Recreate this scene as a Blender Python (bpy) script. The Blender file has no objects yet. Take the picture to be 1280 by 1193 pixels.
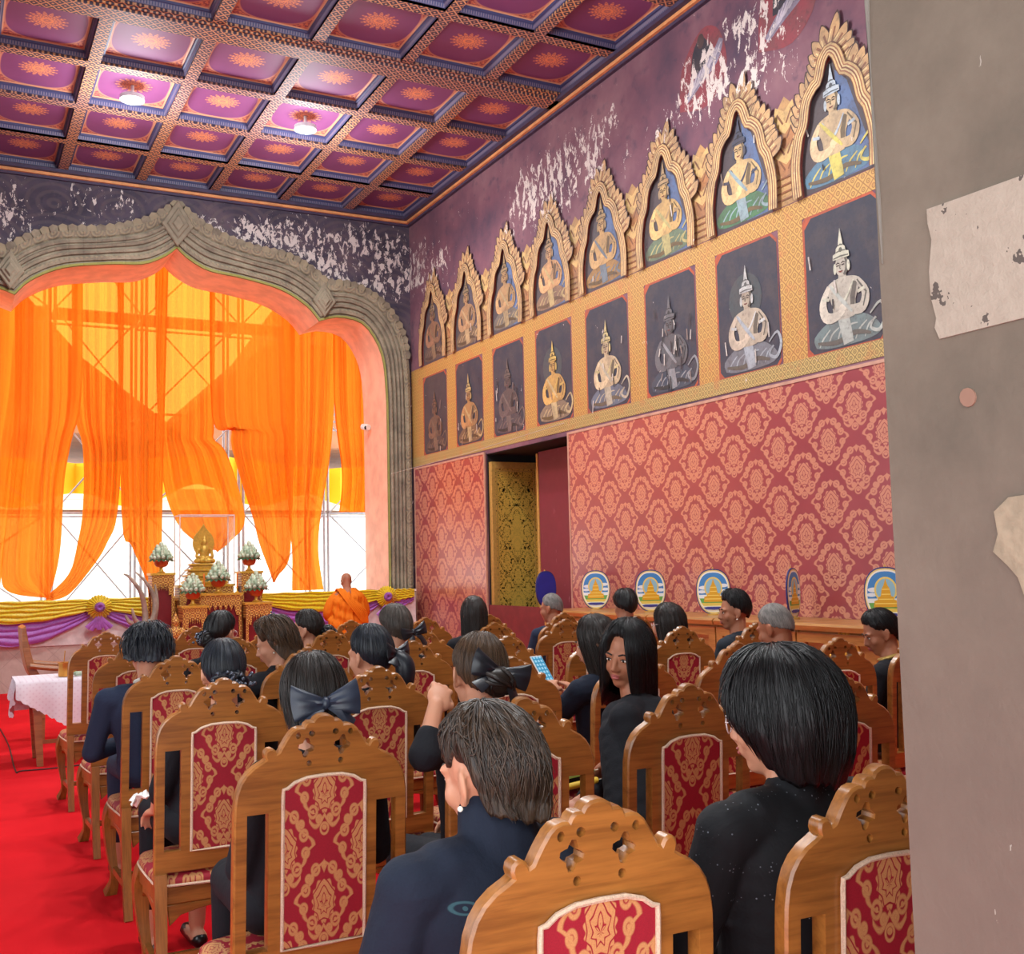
import bpy, math, random
import numpy as np
from mathutils import Vector, Matrix, noise, geometry, Euler

SC = bpy.context.scene
COL = SC.collection
PI = math.pi
rnd = random.Random(7)
R = math.radians


def C(r, g, b):
    f = lambda c: (c / 255) / 12.92 if c / 255 <= .04045 else ((c / 255 + .055) / 1.055) ** 2.4
    return (f(r), f(g), f(b), 1.0)


# ---------------------------------------------------------------- meshes
class MB:
    def __init__(s):
        s.v = []; s.f = []; s.mi = []; s.uv = {}; s.col = []; s.cur = 0; s.ccol = None

    def face(s, idx):
        s.f.append(tuple(idx)); s.mi.append(s.cur); s.col.append(s.ccol)

    def add(s, pts):
        b = len(s.v); s.v.extend([tuple(p) for p in pts]); return b

    def box(s, x0, x1, y0, y1, z0, z1, M=None):
        p = [Vector((x, y, z)) for z in (z0, z1) for y in (y0, y1) for x in (x0, x1)]
        if M is not None: p = [M @ q for q in p]
        b = s.add(p)
        for q in ((0, 2, 3, 1), (4, 5, 7, 6), (0, 1, 5, 4), (2, 6, 7, 3), (0, 4, 6, 2), (1, 3, 7, 5)):
            s.face([b + i for i in q])
        return s

    def prism(s, outer, holes=(), d0=0., d1=.03, plane='xz', cham=0., M=None):
        """extrude a 2D outline with holes; plane xz -> depth along y, xy -> z, yz -> x"""
        def mk(p, d):
            q = {'xz': (p[0], d, p[1]), 'xy': (p[0], p[1], d), 'yz': (d, p[0], p[1])}[plane]
            return M @ Vector(q) if M is not None else q
        def area(l): return sum(l[i - 1][0] * l[i][1] - l[i][0] * l[i - 1][1] for i in range(len(l))) / 2
        loops = [list(outer) if area(outer) > 0 else list(outer)[::-1]]
        loops += [list(h)[::-1] if area(h) > 0 else list(h) for h in holes]
        def off(l, c):
            out = []
            n = len(l)
            for i in range(n):
                a, b, d = Vector(l[i - 1]), Vector(l[i]), Vector(l[(i + 1) % n])
                e1, e2 = (b - a), (d - b)
                if e1.length < 1e-9 or e2.length < 1e-9: out.append(tuple(b)); continue
                n1 = Vector((-e1.y, e1.x)).normalized(); n2 = Vector((-e2.y, e2.x)).normalized()
                m = n1 + n2
                if m.length < .2: m = n1
                else: m = m / max(m.length_squared / 2, .35)
                out.append(tuple(b + m * c))
            return out
        inner = [off(l, cham if i == 0 else min(cham, .0012)) for i, l in enumerate(loops)] if cham > 0 else loops
        flat = [p for l in inner for p in l]
        tris = geometry.tessellate_polygon([[Vector((p[0], p[1], 0)) for p in l] for l in inner])
        flip = plane == 'xz'
        b0 = s.add([mk(p, d0) for p in flat]); b1 = s.add([mk(p, d1) for p in flat])
        for t in tris:
            a, b, c = t
            ar = (flat[b][0] - flat[a][0]) * (flat[c][1] - flat[a][1]) - (flat[c][0] - flat[a][0]) * (flat[b][1] - flat[a][1])
            if abs(ar) < 1e-12: continue
            if ar < 0: b, c = c, b
            top = (a, b, c); bot = (a, c, b)
            if flip: top, bot = bot, top
            s.face([b1 + i for i in top]); s.face([b0 + i for i in bot])
        o = 0
        for l, li in zip(loops, inner):
            n = len(l)
            if cham > 0:
                sg = 1 if d1 > d0 else -1
                r0 = s.add([mk(p, d0 + sg * cham) for p in l]); r1 = s.add([mk(p, d1 - sg * cham) for p in l])
                rings = [[b0 + o + i for i in range(n)], [r0 + i for i in range(n)], [r1 + i for i in range(n)], [b1 + o + i for i in range(n)]]
            else:
                rings = [[b0 + o + i for i in range(n)], [b1 + o + i for i in range(n)]]
            for A, B in zip(rings, rings[1:]):
                for i in range(n):
                    j = (i + 1) % n
                    q = [A[i], A[j], B[j], B[i]]
                    s.face(q[::-1] if flip else q)
            o += n
        return s

    def grid(s, P, cu=False, cv=False, uv=None):
        """P[i][j] points; cu closes i, cv closes j"""
        nu, nv = len(P), len(P[0])
        b = s.add([p for r in P for p in r])
        if uv:
            for i in range(nu):
                for j in range(nv): s.uv[b + i * nv + j] = uv[i][j]
        for i in range(nu if cu else nu - 1):
            for j in range(nv if cv else nv - 1):
                i2, j2 = (i + 1) % nu, (j + 1) % nv
                s.face((b + i * nv + j, b + i2 * nv + j, b + i2 * nv + j2, b + i * nv + j2))
        return b

    def tube(s, pts, rad, n=8, caps=True, sq=1., twist=None, round_=False):
        """swept ring; rad number or list; sq flattens across the second axis"""
        pts = [Vector(p) for p in pts]
        rad = [rad] * len(pts) if isinstance(rad, (int, float)) else list(rad)
        if round_:
            d0 = (pts[0] - pts[1]).normalized(); d1 = (pts[-1] - pts[-2]).normalized()
            r0, r1 = rad[0], rad[-1]
            pre = [(pts[0] + d0 * r0 * math.sin(a), r0 * math.cos(a)) for a in (1.45, 1.1, .7, .35)]
            post = [(pts[-1] + d1 * r1 * math.sin(a), r1 * math.cos(a)) for a in (.35, .7, 1.1, 1.45)]
            pts = [p for p, _ in pre] + pts + [p for p, _ in post]
            rad = [r for _, r in pre] + rad + [r for _, r in post]
        ref = None; rings = []
        for i, p in enumerate(pts):
            t = (pts[min(i + 1, len(pts) - 1)] - pts[max(i - 1, 0)])
            t = t.normalized() if t.length > 1e-9 else Vector((0, 0, 1))
            if ref is None:
                ref = Vector((1, 0, 0)) if abs(t.x) < .9 else Vector((0, 1, 0))
            a = (ref - t * ref.dot(t))
            a = a.normalized() if a.length > 1e-6 else t.orthogonal().normalized()
            ref = a; bb = t.cross(a)
            ring = []
            for k in range(n):
                w = 2 * PI * k / n + (twist or 0)
                ring.append(p + a * math.cos(w) * rad[i] + bb * math.sin(w) * rad[i] * sq)
            rings.append(ring)
        b = s.grid(rings, cv=True)
        if caps:
            s.face([b + k for k in range(n)]); e = b + (len(rings) - 1) * n
            s.face([e + k for k in range(n)][::-1])
        return s

    def bar(s, a, b, w, h=None):
        """square bar between two points"""
        h = h or w
        a, b = Vector(a), Vector(b); t = (b - a).normalized()
        u = t.cross(Vector((0, 0, 1)))
        u = u.normalized() if u.length > 1e-5 else Vector((1, 0, 0))
        v = u.cross(t)
        q = [[p + u * w * sx / 2 + v * h * sy / 2 for sx, sy in ((-1, -1), (1, -1), (1, 1), (-1, 1))] for p in (a, b)]
        k = s.grid(q, cv=True); s.face([k, k + 1, k + 2, k + 3]); s.face([k + 7, k + 6, k + 5, k + 4])
        return s

    def lathe(s, prof, n=20, c=(0, 0, 0), M=None, sx=1., sy=1.):
        P = []
        for r, z in prof:
            ring = []
            for k in range(n):
                a = 2 * PI * k / n
                q = Vector((c[0] + r * math.cos(a) * sx, c[1] + r * math.sin(a) * sy, c[2] + z))
                ring.append(M @ q if M is not None else q)
            P.append(ring)
        b = s.grid(P, cv=True)
        s.face([b + k for k in range(n)][::-1]); e = b + (len(P) - 1) * n; s.face([e + k for k in range(n)])
        return s

    def ell(s, c, r, nu=14, nv=10, M=None, rot=None):
        P = []
        Q = Euler(rot).to_matrix() if rot else None
        for i in range(nv + 1):
            th = PI * (i + .02) / (nv + .04); ring = []
            for k in range(nu):
                a = 2 * PI * k / nu
                q = Vector((r[0] * math.sin(th) * math.cos(a), r[1] * math.sin(th) * math.sin(a), -r[2] * math.cos(th)))
                if Q: q = Q @ q
                q = q + Vector(c)
                ring.append(M @ q if M is not None else q)
            P.append(ring)
        b = s.grid(P, cv=True)
        s.face([b + k for k in range(nu)][::-1]); e = b + nv * nu; s.face([e + k for k in range(nu)])
        return s

    def cap(s, a, b, r0, r1=None, n=12):
        r1 = r0 if r1 is None else r1
        return s.tube([a, Vector(a).lerp(Vector(b), .5), b], [r0, (r0 + r1) / 2, r1], n=n, round_=True)

    def mesh(s, name, angle=35):
        me = bpy.data.meshes.new(name)
        me.from_pydata([tuple(p) for p in s.v], [], s.f)
        me.polygons.foreach_set('material_index', s.mi)
        if s.uv:
            l = me.uv_layers.new(name='UVMap')
            for lp in me.loops:
                l.data[lp.index].uv = s.uv.get(lp.vertex_index, (0, 0))
        if any(c is not None for c in s.col):
            at = me.color_attributes.new('Col', 'FLOAT_COLOR', 'CORNER')
            for p in me.polygons:
                c = s.col[p.index] or (1, 1, 1, 1)
                for li in p.loop_indices: at.data[li].color = c
        me.validate(); me.update()
        if angle is not None:
            me.polygons.foreach_set('use_smooth', [True] * len(me.polygons))
            me.set_sharp_from_angle(angle=R(angle))
        return me

    def build(s, name, mats, parent=None, angle=35, loc=None):
        return put(name, s.mesh(name, angle), mats, parent, loc)


def put(name, me, mats, parent=None, loc=None):
    o = bpy.data.objects.new(name, me); COL.objects.link(o)
    if not isinstance(mats, (list, tuple)): mats = [mats]
    if len(me.materials) == 0:
        for m in mats: me.materials.append(m)
    if parent is not None: o.parent = parent
    if loc is not None: o.location = loc
    return o


def empty(name, loc=(0, 0, 0), rz=0., parent=None):
    o = bpy.data.objects.new(name, None); COL.objects.link(o)
    o.location = loc; o.rotation_euler = (0, 0, rz); o.empty_display_size = .1
    if parent is not None: o.parent = parent
    return o


def tag(o, label=None, cat=None, group=None, kind=None):
    if label: o['label'] = label
    if cat: o['category'] = cat
    if group: o['group'] = group
    if kind: o['kind'] = kind
    return o


def thing(name, label, cat, loc=(0, 0, 0), rz=0., group=None):
    return tag(empty(name, loc, rz), label, cat, group)


def kids(o): return [c for c in ALL if c.parent is o]


def copy_tree(o, parent=None):
    c = o.copy(); COL.objects.link(c)
    if parent is not None: c.parent = parent
    for ch in list(o.children): copy_tree(ch, c)
    return c


def vox(mb, size, smooth=4, fac=.5, name='v'):
    me = mb.mesh(name, None)
    o = bpy.data.objects.new('tmp', me); COL.objects.link(o)
    m = o.modifiers.new('r', 'REMESH'); m.mode = 'VOXEL'; m.voxel_size = size; m.use_smooth_shade = True
    if smooth:
        k = o.modifiers.new('s', 'SMOOTH'); k.iterations = smooth; k.factor = fac
    dg = bpy.context.evaluated_depsgraph_get()
    out = bpy.data.meshes.new_from_object(o.evaluated_get(dg))
    out.name = name
    bpy.data.objects.remove(o); bpy.data.meshes.remove(me)
    out.polygons.foreach_set('use_smooth', [True] * len(out.polygons))
    return out


def smooth_poly(pts, n=4):
    """Catmull-Rom through open 2D/3D points"""
    P = [Vector(p) for p in pts]; out = []
    for i in range(len(P) - 1):
        a, b, c, d = P[max(i - 1, 0)], P[i], P[i + 1], P[min(i + 2, len(P) - 1)]
        for k in range(n):
            t = k / n
            out.append(.5 * ((2 * b) + (c - a) * t + (2 * a - 5 * b + 4 * c - d) * t * t + (3 * b - a - 3 * c + d) * t ** 3))
    out.append(P[-1]); return out


def resample(pts, n):
    P = [Vector(p) for p in pts]
    L = [0.]
    for a, b in zip(P, P[1:]): L.append(L[-1] + (b - a).length)
    out = []; j = 0
    for i in range(n):
        t = L[-1] * i / (n - 1)
        while j < len(L) - 2 and L[j + 1] < t: j += 1
        k = (t - L[j]) / max(L[j + 1] - L[j], 1e-9)
        out.append(P[j].lerp(P[j + 1], min(max(k, 0), 1)))
    return out


# ---------------------------------------------------------------- materials
class E:
    nt = None

    def __init__(s, v): s.v = v
    def __add__(a, b): return mth('ADD', a, b)
    def __radd__(a, b): return mth('ADD', b, a)
    def __sub__(a, b): return mth('SUBTRACT', a, b)
    def __rsub__(a, b): return mth('SUBTRACT', b, a)
    def __mul__(a, b): return mth('MULTIPLY', a, b)
    def __rmul__(a, b): return mth('MULTIPLY', b, a)
    def __truediv__(a, b): return mth('DIVIDE', a, b)
    def __neg__(a): return mth('MULTIPLY', a, -1.)


def mth(op, *a):
    n = E.nt.nodes.new('ShaderNodeMath'); n.operation = op
    for i, x in enumerate(a): plug(n.inputs[i], x)
    return E(n.outputs[0])


def plug(sock, x):
    if isinstance(x, E): x = x.v
    if isinstance(x, bpy.types.NodeSocket): E.nt.links.new(x, sock)
    else: sock.default_value = x


sin = lambda x: mth('SINE', x)
fabs = lambda x: mth('ABSOLUTE', x)
frac = lambda x: mth('FRACT', x)
sqrt = lambda x: mth('SQRT', x)
mx = lambda *a: a[0] if len(a) == 1 else mth('MAXIMUM', a[0], mx(*a[1:]))
mn = lambda *a: a[0] if len(a) == 1 else mth('MINIMUM', a[0], mn(*a[1:]))
gt = lambda a, b: mth('GREATER_THAN', a, b)
lt = lambda a, b: mth('LESS_THAN', a, b)
sgn = lambda x: mth('SIGN', x)
atan2 = lambda a, b: mth('ARCTAN2', a, b)
hyp = lambda a, b: sqrt(a * a + b * b)


def ss(a, b, x):
    """smooth step from a to b"""
    n = E.nt.nodes.new('ShaderNodeMapRange'); n.interpolation_type = 'SMOOTHSTEP'
    plug(n.inputs[0], x); plug(n.inputs[1], min(a, b)); plug(n.inputs[2], max(a, b))
    if a < b: n.inputs[3].default_value = 0; n.inputs[4].default_value = 1
    else: n.inputs[3].default_value = 1; n.inputs[4].default_value = 0
    return E(n.outputs[0])


def near(d, w, s=.5):
    """1 where |d| < w, soft edge"""
    return ss(w * (1 + s), w * (1 - s), fabs(d))


def coord(kind='Object'):
    n = E.nt.nodes.new('ShaderNodeTexCoord')
    return n.outputs[kind]


def sep(v):
    n = E.nt.nodes.new('ShaderNodeSeparateXYZ'); plug(n.inputs[0], v)
    return E(n.outputs[0]), E(n.outputs[1]), E(n.outputs[2])


def comb(x, y, z):
    n = E.nt.nodes.new('ShaderNodeCombineXYZ')
    plug(n.inputs[0], x); plug(n.inputs[1], y); plug(n.inputs[2], z)
    return n.outputs[0]


def nz(vec, scale=5., detail=3., rough=.55, dist=0.):
    n = E.nt.nodes.new('ShaderNodeTexNoise')
    plug(n.inputs['Vector'], vec); n.inputs['Scale'].default_value = scale
    n.inputs['Detail'].default_value = detail; n.inputs['Roughness'].default_value = rough
    n.inputs['Distortion'].default_value = dist
    return E(n.outputs[0])


def mixc(f, a, b, mode='MIX'):
    n = E.nt.nodes.new('ShaderNodeMix'); n.data_type = 'RGBA'; n.blend_type = mode
    plug(n.inputs[0], f); plug(n.inputs[6], a); plug(n.inputs[7], b)
    return n.outputs[2]


def attr(name='Col'):
    n = E.nt.nodes.new('ShaderNodeAttribute'); n.attribute_name = name
    return n.outputs['Color']


def ramp(f, *stops):
    n = E.nt.nodes.new('ShaderNodeValToRGB'); plug(n.inputs[0], f)
    e = n.color_ramp.elements
    while len(e) < len(stops): e.new(.5)
    for k, (p, c) in zip(e, stops): k.position = p; k.color = c
    return n.outputs[0]


class Mat:
    def __init__(s, name):
        s.m = bpy.data.materials.new(name); s.m.use_nodes = True
        E.nt = s.nt = s.m.node_tree; s.b = s.nt.nodes['Principled BSDF']

    def set(s, color=None, rough=None, metal=None, spec=None, coat=None, bump=None, bstr=.3, bdist=.01, emis=None, estr=1., trans=None, sheen=None, alpha=None, ior=None):
        i = s.b.inputs
        if color is not None: plug(i['Base Color'], color)
        if rough is not None: plug(i['Roughness'], rough)
        if metal is not None: plug(i['Metallic'], metal)
        if spec is not None: plug(i['Specular IOR Level'], spec)
        if coat is not None: plug(i['Coat Weight'], coat); i['Coat Roughness'].default_value = .25
        if sheen is not None: plug(i['Sheen Weight'], sheen)
        if trans is not None: plug(i['Transmission Weight'], trans)
        if ior is not None: i['IOR'].default_value = ior
        if emis is not None: plug(i['Emission Color'], emis); i['Emission Strength'].default_value = estr
        if bump is not None:
            n = s.nt.nodes.new('ShaderNodeBump'); n.inputs['Strength'].default_value = bstr
            n.inputs['Distance'].default_value = bdist; plug(n.inputs['Height'], bump)
            s.nt.links.new(n.outputs[0], i['Normal'])
        return s.m


def plain(name, col, rough=.6, metal=0., var=.12, scale=8., spec=.5, bstr=0., **k):
    m = Mat(name); n = nz(coord(), scale, 4)
    c = mixc(ss(.3, .7, n), tuple(x * (1 - var) for x in col[:3]) + (1,), tuple(min(x * (1 + var), 1) for x in col[:3]) + (1,))
    return m.set(color=c, rough=rough, metal=metal, spec=spec, bump=n if bstr else None, bstr=bstr, **k)


def damask(u, v, fine=1.):
    """half-drop damask motif mask, period 1 x 1"""
    px = frac(u) - .5; py = frac(v) - .5
    ax = fabs(px); ay = fabs(py)
    out = gt(ax + ay, .5)
    x = ax + out * (.5 - 2. * ax)
    y = py - out * .5 * sgn(py)
    d = x + fabs(y)
    # medallion with petal lines
    ex, ey = x / .15, (y + .01) / .2
    r = hyp(ex, ey); th = atan2(x, y + .06)
    med = ss(1.02, .94, r + .07 * sin(th * 14.))
    lines = ss(.15, .5, fabs(sin(r * 9.5 + 1.6 * fabs(sin(th * 3.5)))))
    med = med * lines
    # scroll frame around it
    fr = near(d - .36 - .03 * sin(y * 30.), .024) * gt(y, -.22)
    curls = None
    for cx, cy, rr in ((.235, .1, .045), (.26, -.06, .04), (.11, .275, .045), (.15, -.2, .05), (.07, -.27, .03), (.2, .2, .03)):
        q = hyp(x - cx, y - cy)
        k = mx(near(q - rr, .016), ss(.024, .014, q))
        curls = k if curls is None else mx(curls, k)
    bud = mx(near(hyp(x, (y + .36)) - .05, .012), ss(.03, .02, hyp(x * .8, y + .35)))
    leaf = near(y + .235 + .1 * sin(x * 14.), .022) * lt(x, .2)
    crown = ss(.045, .03, x + .6 * fabs(y - .3)) * gt(y, .22)
    return mn(mx(med, fr, curls, bud, leaf, crown), 1.)


def M_wood(name, c1, c2, rough=.38, axis='z', sc=1.):
    m = Mat(name); x, y, z = sep(coord())
    st = {'z': (26, 26, 2.2), 'x': (2.2, 26, 26), 'y': (26, 2.2, 26)}[axis]
    v = comb(x * st[0] * sc, y * st[1] * sc, z * st[2] * sc)
    g = nz(v, 1., 5, .6, .8); g2 = nz(v, 5., 3)
    f = ss(.3, .75, g * .75 + g2 * .25)
    return m.set(color=mixc(f, c1, c2), rough=rough, coat=.35, bump=g, bstr=.06, bdist=.004)


TEAK = M_wood('teak_varnished', C(168, 108, 48), C(112, 66, 24), .33, 'x')
TEAKV = M_wood('teak_varnished_upright', C(164, 104, 46), C(108, 64, 24), .33, 'z')


def fabric(name, plane):
    m = Mat(name); x, y, z = sep(coord())
    w = (x, z) if plane == 'xz' else (x, y)
    k = damask(w[0] / .22 + .5, w[1] / .3 + .18)
    wv = nz(coord(), 420., 2)
    base = mixc(wv, C(128, 18, 34), C(164, 30, 48)); gold = mixc(wv, C(176, 118, 70), C(214, 164, 106))
    return m.set(color=mixc(k * .85, base, gold), rough=.62, bump=k + wv * .4, bstr=.18, bdist=.003, spec=.35)


FAB_B = fabric('red_damask_upholstery', 'xz'); FAB_S = fabric('red_damask_seat', 'xy')
PIPE = plain('cream_braid', C(214, 186, 160), .8, scale=300, bstr=.5)
BLACKW = plain('black_cloth', C(20, 21, 26), .82, var=.3, scale=30, spec=.25, bstr=.25)
# ---------------------------------------------------------------- camera, world, lamps
CAMZ = 1.6
cam = bpy.data.cameras.new('camera'); cam.sensor_fit = 'HORIZONTAL'; cam.sensor_width = 36
cam.lens = 1346 / 1280 * 36; cam.clip_start = .05; cam.clip_end = 300
co = bpy.data.objects.new('camera', cam); COL.objects.link(co)
yaw, pit, rol = .4852, .0815, -.0232
fw = Vector((math.sin(yaw) * math.cos(pit), math.cos(yaw) * math.cos(pit), math.sin(pit)))
rt = Vector((math.cos(yaw), -math.sin(yaw), 0)); up = rt.cross(fw)
r2 = rt * math.cos(rol) + up * math.sin(rol); u2 = -rt * math.sin(rol) + up * math.cos(rol)
co.matrix_world = Matrix(((r2.x, u2.x, -fw.x, 0), (r2.y, u2.y, -fw.y, 0), (r2.z, u2.z, -fw.z, CAMZ), (0, 0, 0, 1)))
SC.camera = co
SC.view_settings.view_transform = 'Standard'; SC.view_settings.look = 'None'
SC.view_settings.gamma = 1; SC.view_settings.exposure = 0.5
SC.cycles.use_denoising = True
SC.cycles.max_bounces = 8; SC.cycles.diffuse_bounces = 5; SC.cycles.transparent_max_bounces = 12
SC.cycles.sample_clamp_indirect = 6

w = bpy.data.worlds.new('sky'); SC.world = w; w.use_nodes = True
w.node_tree.nodes['Background'].inputs[0].default_value = (.93, .97, 1, 1)
w.node_tree.nodes['Background'].inputs[1].default_value = 3.4

XR, YB, ZC, XL = 7.05, 17.0, 7.62, -.85
XM = 3.12           # middle of the altar arch

# ---------------------------------------------------------------- floor
m = Mat('red_carpet'); n = nz(coord(), 260, 2); n2 = nz(coord(), 1.3, 4)
CARPET = m.set(color=mixc(ss(.3, .7, n * .5 + n2 * .5), C(196, 14, 26), C(226, 30, 38)), rough=.95, spec=.1, bump=n, bstr=.5, bdist=.004)
o = MB().box(XL - .3, XR + 1.4, -2.5, YB + .05, -.2, 0).build('floor', CARPET); tag(o, kind='structure')
o = MB().box(-60, 70, YB + 1.35, 90, -.4, -.02).build('ground', plain('pale_paving', C(225, 222, 216), .9)); tag(o, kind='structure')

# ---------------------------------------------------------------- paint and plaster
def flake(sc=2.6, zlo=6.1, zhi=7.1, base=.12):
    """mask of fallen paint, denser in a ragged height band"""
    x, y, z = sep(coord())
    big = nz(coord(), .55, 2)
    band = ss(zlo - .35, zlo + .25, z) * ss(zhi + .4, zhi - .1, z)
    f = nz(comb(x * 1.4, y * 1.4, z * .75), sc * 2.1, 8, .7, .5)
    th = .72 - base * .3 - band * ss(.42, .6, big) * .165
    return gt(f, th)


m = Mat('mural_ground'); fl = flake(3.2, 6.25, 7.0, .1)
n = nz(coord(), 1.1, 5); n2 = nz(coord(), 6, 4)
c = ramp(n, (.3, C(88, 66, 84)), (.5, C(124, 82, 96)), (.68, C(146, 104, 112)))
c = mixc(ss(.55, .75, n2) * .5, c, C(64, 60, 82))
WALLP = m.set(color=mixc(fl, c, C(226, 212, 204)), rough=.75, bump=n2 + fl, bstr=.25)

m = Mat('mural_paint'); fl = flake(3.2, 6.25, 7.0, .1)
n = nz(coord(), 5, 5, .65); n2 = nz(coord(), 28, 3)
c = mixc(ss(.35, .7, n) * .45, attr(), C(92, 80, 78)); c = mixc(ss(.5, .72, n2) * .3, c, C(58, 50, 54))
PAINT = m.set(color=mixc(fl, c, C(226, 212, 204)), rough=.7, bump=n2, bstr=.12)

def gilt(name, base, dark, per=.14, plane='yz'):
    m = Mat(name); x, y, z = sep(coord())
    u = {'yz': y, 'xz': x}[plane]
    a, b = frac((u + z) / per) - .5, frac((u - z) / per) - .5
    k = mx(near(fabs(a) - .5, .06), near(fabs(b) - .5, .06), near(hyp(a, b) - .22, .06), ss(.1, .05, hyp(a, b)))
    n = nz(coord(), 7, 4)
    c = mixc(k * .75, base, dark); c = mixc(ss(.5, .75, n) * .5, c, C(196, 116, 72))
    fl = flake(3.2, 6.25, 7.0, .1)
    return m.set(color=mixc(fl, c, C(226, 212, 204)), rough=.6, bump=k, bstr=.15)


GILT = gilt('painted_gold_band', C(204, 160, 88), C(140, 88, 50), .12)
GILTB = gilt('worn_gold_border', C(196, 168, 104), C(92, 74, 52), .1)

m = Mat('dark_sooty_mural'); x, y, z = sep(coord()); fl = flake(3.4, 6.2, 7.2, .14)
fl2 = gt(nz(comb(x * 1.5, y, z * .8), 8, 7, .7, .5), .69 - .1 * ss(.45, .62, nz(coord(), .9, 2)))
n = nz(coord(), 1.6, 5); n2 = nz(coord(), 9, 4)
cc = near(frac(hyp(frac(x / .9) - .5, frac(z / .7) - .2) * 6.) - .5, .2) * .25
c = ramp(n, (.3, C(56, 50, 66)), (.55, C(84, 72, 88)), (.72, C(108, 90, 98)))
c = mixc(cc, c, C(120, 104, 100)); c = mixc(ss(.55, .7, n2) * .4, c, C(40, 40, 58))
SOOT = m.set(color=mixc(mx(fl, fl2), c, C(220, 206, 200)), rough=.8, bump=n2, bstr=.3)

m = Mat('bare_plaster'); n = nz(coord(), 2.2, 6, .65); n2 = nz(coord(), 16, 5, .7); x, y, z = sep(coord())
c = ramp(n, (.3, C(74, 66, 56)), (.5, C(96, 84, 72)), (.7, C(112, 99, 86)))
c = mixc(ss(1.9, 1.1, z) * .6, c, C(106, 84, 76))
c = mixc(gt(nz(comb(x * 1.2, y * 1.2, z * .45), 9, 6, .7), .66), c, C(140, 130, 120))
PLASTER = m.set(color=c, rough=.88, bump=n2, bstr=.35)

# ---------------------------------------------------------------- right wall with its painted niches
wr = tag(empty('wall_right'), kind='structure')
DY0, DY1, DZ = 11.77, 14.17, 3.24     # doorway
mb = MB()
mb.box(XR, XR + 1.1, -2.5, DY0, 0, ZC + .4); mb.box(XR, XR + 1.1, DY1, YB + 1.2, 0, ZC + .4)
mb.box(XR, XR + 1.1, DY0, DY1, DZ, ZC + .4); mb.build('wall_body', WALLP, wr)


class Paint:
    """flat colours painted on the wall x = XR, in (y, z); each layer half a millimetre proud of the last"""
    def __init__(s): s.mb = MB(); s.d = .003

    def poly(s, pts, col, layer=None):
        x = XR - (layer if layer is not None else s.d); s.d += .0004
        tr = geometry.tessellate_polygon([[Vector((p[0], p[1], 0)) for p in pts]])
        s.mb.ccol = C(*col); b = s.mb.add([(x, p[0], p[1]) for p in pts])
        for t in tr: s.mb.face([b + i for i in t])

    def line(s, pts, w, col):
        P = [Vector(p) for p in pts]; L, Rr = [], []
        for i, p in enumerate(P):
            t = (P[min(i + 1, len(P) - 1)] - P[max(i - 1, 0)]).normalized(); nn = Vector((-t.y, t.x))
            k = w * (.35 + .65 * math.sin(PI * (i + .6) / (len(P) + .2))) / 2
            L.append(p + nn * k); Rr.append(p - nn * k)
        x = XR - s.d; s.d += .0004; s.mb.ccol = C(*col)
        b = s.mb.add([(x, p.x, p.y) for p in L] + [(x, p.x, p.y) for p in Rr]); n = len(L)
        for i in range(n - 1): s.mb.face((b + i, b + i + 1, b + n + i + 1, b + n + i))

    def oval(s, c, r, col, n=20, a0=0, a1=2 * PI):
        s.poly([(c[0] + r[0] * math.cos(a0 + (a1 - a0) * i / n), c[1] + r[1] * math.sin(a0 + (a1 - a0) * i / n)) for i in range(n)], col)

    def build(s, name, parent): return s.mb.build(name, PAINT, parent, None)


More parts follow.
